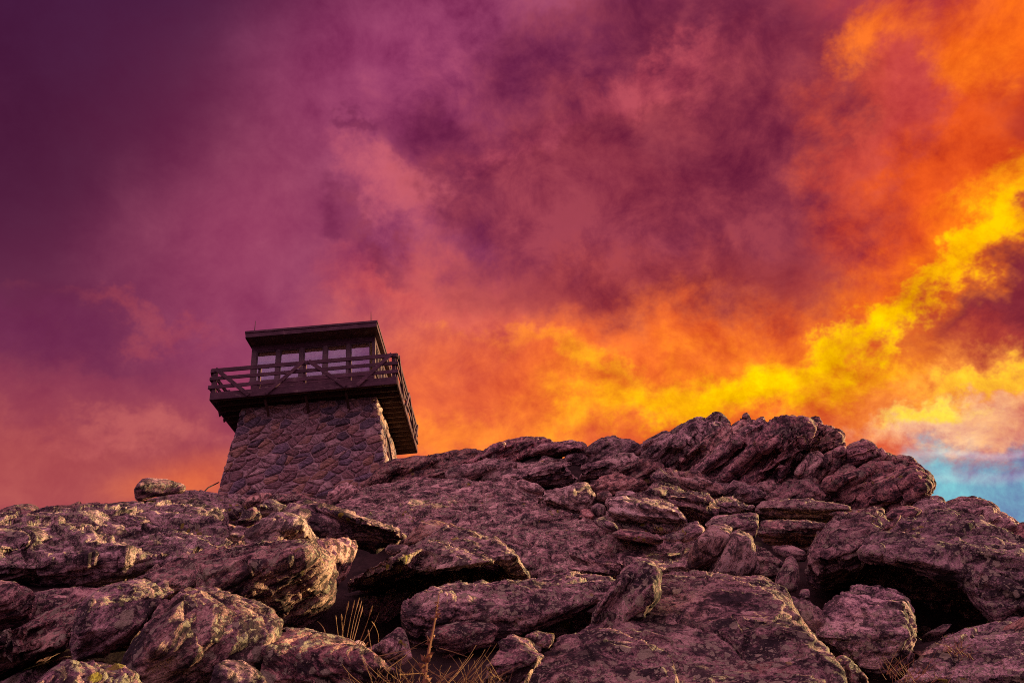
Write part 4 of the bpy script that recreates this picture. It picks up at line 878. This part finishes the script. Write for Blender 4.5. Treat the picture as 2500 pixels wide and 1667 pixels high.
# ------------------------------------------------------------------ dry grasses
def blade(mb, root, tip, bend, r0, seed=None, head=0):
    root, tip = Vector(root), Vector(tip); mid = (root+tip)/2+Vector(bend)
    pts = []; rads = []
    n = 7
    for i in range(n+1):
        s = i/n; pts.append(root*(1-s)**2+mid*2*s*(1-s)+tip*s*s)
        rr_ = r0*(1-.75*s)
        if head and s > 1-head: rr_ = r0*2.0*(1-abs((s-(1-head/2))/(head/2))*.75)
        rads.append(max(rr_, r0*.18))
    mb.tube(pts, rads, 5)
def px(crop, x, y, t):
    ox, oy, s = CROP[crop]; return at(ox+x/s, oy+y/s, t)
def tuft(name, label, crop, stems, t, r0, group, head=.22, mat=None):
    root = px(crop, stems[0][0], stems[0][1], t); e = empty(name, tuple(root)); tag(e, label, 'grass', group)
    for i, st_ in enumerate(stems):
        x0, y0, x1, y1, bx = st_
        mb = MB(); a = px(crop, x0, y0, t+random.uniform(-.05, .05)); b2 = px(crop, x1, y1, t+random.uniform(-.12, .12))
        blade(mb, a-root, b2-root, CR_*bx*t/FPX/2.766, r0*random.uniform(.8, 1.2), head=head if random.random() < .8 else 0)
        mb.build('grass_stem', mat or M_GRASS, e)
tuft('grass_tuft', 'upright dry grass stems with seed heads against the black hollow', 'B',
     [(590, 1290, 640, 1015, -8), (622, 1300, 680, 1008, -6), (640, 1320, 712, 990, -10), (650, 1320, 728, 1010, -5), (660, 1320, 735, 1045, 5), (700, 1320, 800, 1045, 12), (705, 1330, 845, 1092, 20), (800, 1380, 770, 1205, 0), (840, 1290, 795, 1150, 30), (570, 1260, 552, 1110, 0), (600, 1270, 590, 1100, 0), (480, 1240, 430, 1150, 25), (720, 1380, 770, 1290, 0), (690, 1370, 760, 1300, 10)], 3.75, .0022, 'grass among the rocks')
tuft('grass_tuft', 'bent straw-coloured grass blades crossing beside the dead weed stalk', 'B',
     [(1230, 1640, 1500, 1310, 40), (1290, 1640, 1600, 1310, 60), (1330, 1640, 1640, 1300, 50), (1380, 1640, 1660, 1340, 40), (1280, 1600, 1480, 1370, 20), (1350, 1620, 1560, 1340, 30), (1420, 1640, 1640, 1390, 20), (900, 1420, 1180, 1270, 0), (820, 1390, 1100, 1330, 0), (900, 1470, 1060, 1350, 10), (980, 1510, 1140, 1500, 0), (1250, 1330, 1440, 1390, 20), (1460, 1600, 1520, 1480, 0), (1200, 1640, 1330, 1450, 10)], 2.75, .0016, 'grass among the rocks', head=.12)
# dead weed
stem = [(1150, 1680), (1152, 1560), (1165, 1440), (1190, 1300), (1212, 1200), (1232, 1080), (1252, 950)]
root = px('B', 1150, 1680, 2.6); wd = empty('weed_stalk', tuple(root)); tag(wd, 'tall rust-brown dead weed stalk with ragged dried leaves', 'plant')
sp = [px('B', x, y, 2.6)-root for x, y in stem]
stalk = MB().tube(sp, [.0065, .006, .0055, .005, .004, .003, .001], 6).build('stem', M_STALK, wd)
rw = random.Random(4)
for i in range(46):
    s = rw.random()**.8*.93; k = s*(len(sp)-1); i_ = int(k); a = sp[i_]*(1-(k-i_))+sp[min(i_+1, len(sp)-1)]*(k-i_)
    L = rw.uniform(.010, .032)*(1.25-.8*s); dv = CR_*rw.uniform(-1, 1)+CU*rw.uniform(-.15, 1)-CF*rw.uniform(-.6, .6); dv /= np.linalg.norm(dv)
    sdv = np.cross(dv, CF+CR_*rw.uniform(-.6, .6)); sdv /= np.linalg.norm(sdv); w_ = L*rw.uniform(.12, .28)
    n_ = np.cross(dv, sdv)
    V = [a-sdv*w_*.3, a+sdv*w_*.3, a+dv*L*.5+sdv*w_+n_*L*.12, a+dv*L*.5-sdv*w_+n_*L*.12, a+dv*L+n_*L*rw.uniform(-.4, .3)]
    V += [v+n_*.0008 for v in V]
    MB().add(V, [(0, 1, 2, 3), (3, 2, 4), (6, 5, 8, 7), (7, 8, 9), (0, 5, 6, 1), (1, 6, 7, 2), (2, 7, 9, 4), (4, 9, 8, 3), (3, 8, 5, 0)]).build('dried_leaf', M_STALK, wd)
# low straw litter along the bottom
def litter(label, crop, cx, cy, w, t, n, seed, L=.10, mat=None):
    r_ = random.Random(seed); root = px(crop, cx, cy, t); e = empty('grass_tuft', tuple(root)); tag(e, label, 'grass', 'grass among the rocks')
    for i in range(n):
        mb = MB(); a = CR_*r_.uniform(-w, w)+CF*r_.uniform(-.1, .1)-CU*r_.uniform(0, .03); dv = CU*r_.uniform(.25, 1)+CR_*r_.uniform(-.9, .9)+CF*r_.uniform(-.4, .4)
        blade(mb, a, a+dv*L*r_.uniform(.5, 1.2), CR_*r_.uniform(-.02, .02), .0016); mb.build('grass_stem', mat or M_GRASS, e)
litter('low matted straw around the foot of the weed stalk', 'B', 1200, 1590, .22, 2.6, 170, 11, .085)
litter('faded wisp of grass between the thin flake and the pyramid rock', 'C', 1080, 550, .16, 10.9, 30, 12, .14)
litter('brown wisp of grass on the gritty slope below the cave', 'D', 1340, 1350, .05, 4.9, 30, 13, .10, M_STALK)
litter('rusty dry tuft at the edge of the gritty slope', 'D', 1030, 1530, .12, 4.5, 60, 14, .12, M_STALK)
litter('pale tuft of grass behind the blocky tan boulder', 'A', 1700, 445, .2, 12.6, 40, 15, .2)

# ------------------------------------------------------------------ small stones lodged in the gaps
def gz(x, y):
    gx_, gy_, Zg = HG; i = np.clip(np.searchsorted(gx_, x)-1, 0, len(gx_)-2); j = np.clip(np.searchsorted(gy_, y)-1, 0, len(gy_)-2)
    u, v = (x-gx_[i])/(gx_[i+1]-gx_[i]), (y-gy_[j])/(gy_[j+1]-gy_[j])
    return Zg[j, i]*(1-u)*(1-v)+Zg[j, i+1]*u*(1-v)+Zg[j+1, i]*(1-u)*v+Zg[j+1, i+1]*u*v
protos = []
for k in range(8):
    r_ = np.random.default_rng(200+k); bm = bmesh.new()
    for v in r_.normal(size=(13, 3)):
        v /= np.linalg.norm(v); bm.verts.new(v*np.array([1, .75, .5])*r_.uniform(.75, 1.05))
    bmesh.ops.convex_hull(bm, input=bm.verts); bmesh.ops.delete(bm, geom=[v for v in bm.verts if not v.link_faces], context='VERTS')
    bmesh.ops.bevel(bm, geom=bm.edges[:], offset=.05, segments=1, affect='EDGES', clamp_overlap=True)
    bmesh.ops.triangulate(bm, faces=bm.faces); bmesh.ops.subdivide_edges(bm, edges=bm.edges, cuts=2, use_grid_fill=True)
    me = bpy.data.meshes.new('stone_chip'); bm.to_mesh(me); bm.free()
    V = np.empty(len(me.vertices)*3); me.vertices.foreach_get('co', V); V = V.reshape(-1, 3)
    V += V*(.22*pn(V*1.8+k*9)+.12*pn(V*np.array([4, 4, 9.])+k*5))[:, None]
    me.vertices.foreach_set('co', V.ravel()); me.polygons.foreach_set('use_smooth', np.ones(len(me.polygons), dtype=bool))
    a_ = me.attributes.new('fol', 'FLOAT_VECTOR', 'POINT'); a_.data.foreach_set('vector', (V*.25).ravel().astype(np.float32)); me.update(); me.materials.append(M_ROCK if k % 3 else M_PINK)
    protos.append(me)
rs = random.Random(21)
RC = np.array([q['c3'] for q in RK])
import re
def short(lb):
    return re.split(r' (?:with|that|on|at|in|of|below|behind|beside|under|between|right|left|running|leaning|lying|resting|over|above|against|bridging|sloping|jutting|splashed|tucked|crusted|along|and|dotted|split|near|wedged|rising|just|starting|standing|jammed)\b', lb)[0].rstrip(',')
for k in range(170):
    fx = rs.uniform(-60, 2420); t = 3.2*(19/3.2)**rs.random()
    fy = 1620-430*math.log(t/3.0)/math.log(19/3.0)
    p = at(fx*1.063, fy*1.063, t); z = gz(p[0], p[1]); sz = t*rs.uniform(.012, .034)
    o = bpy.data.objects.new('stone_chip', protos[rs.randrange(8)]); col.objects.link(o)
    o.location = (p[0], p[1], z+sz*.25); o.scale = (sz*rs.uniform(.8, 1.4), sz, sz*rs.uniform(.7, 1.2)); o.rotation_euler = (rs.uniform(-.5, .5), rs.uniform(-.5, .5), rs.uniform(0, 6.3))
    nb_ = RK[int(np.argmin(((RC-np.array(o.location))**2).sum(1)))]
    tag(o, f"small broken {'grey' if o.data.materials[0] == M_ROCK else 'pink'} stone lodged next to the {short(nb_['label'])}", 'stone', 'broken stones in the gaps')
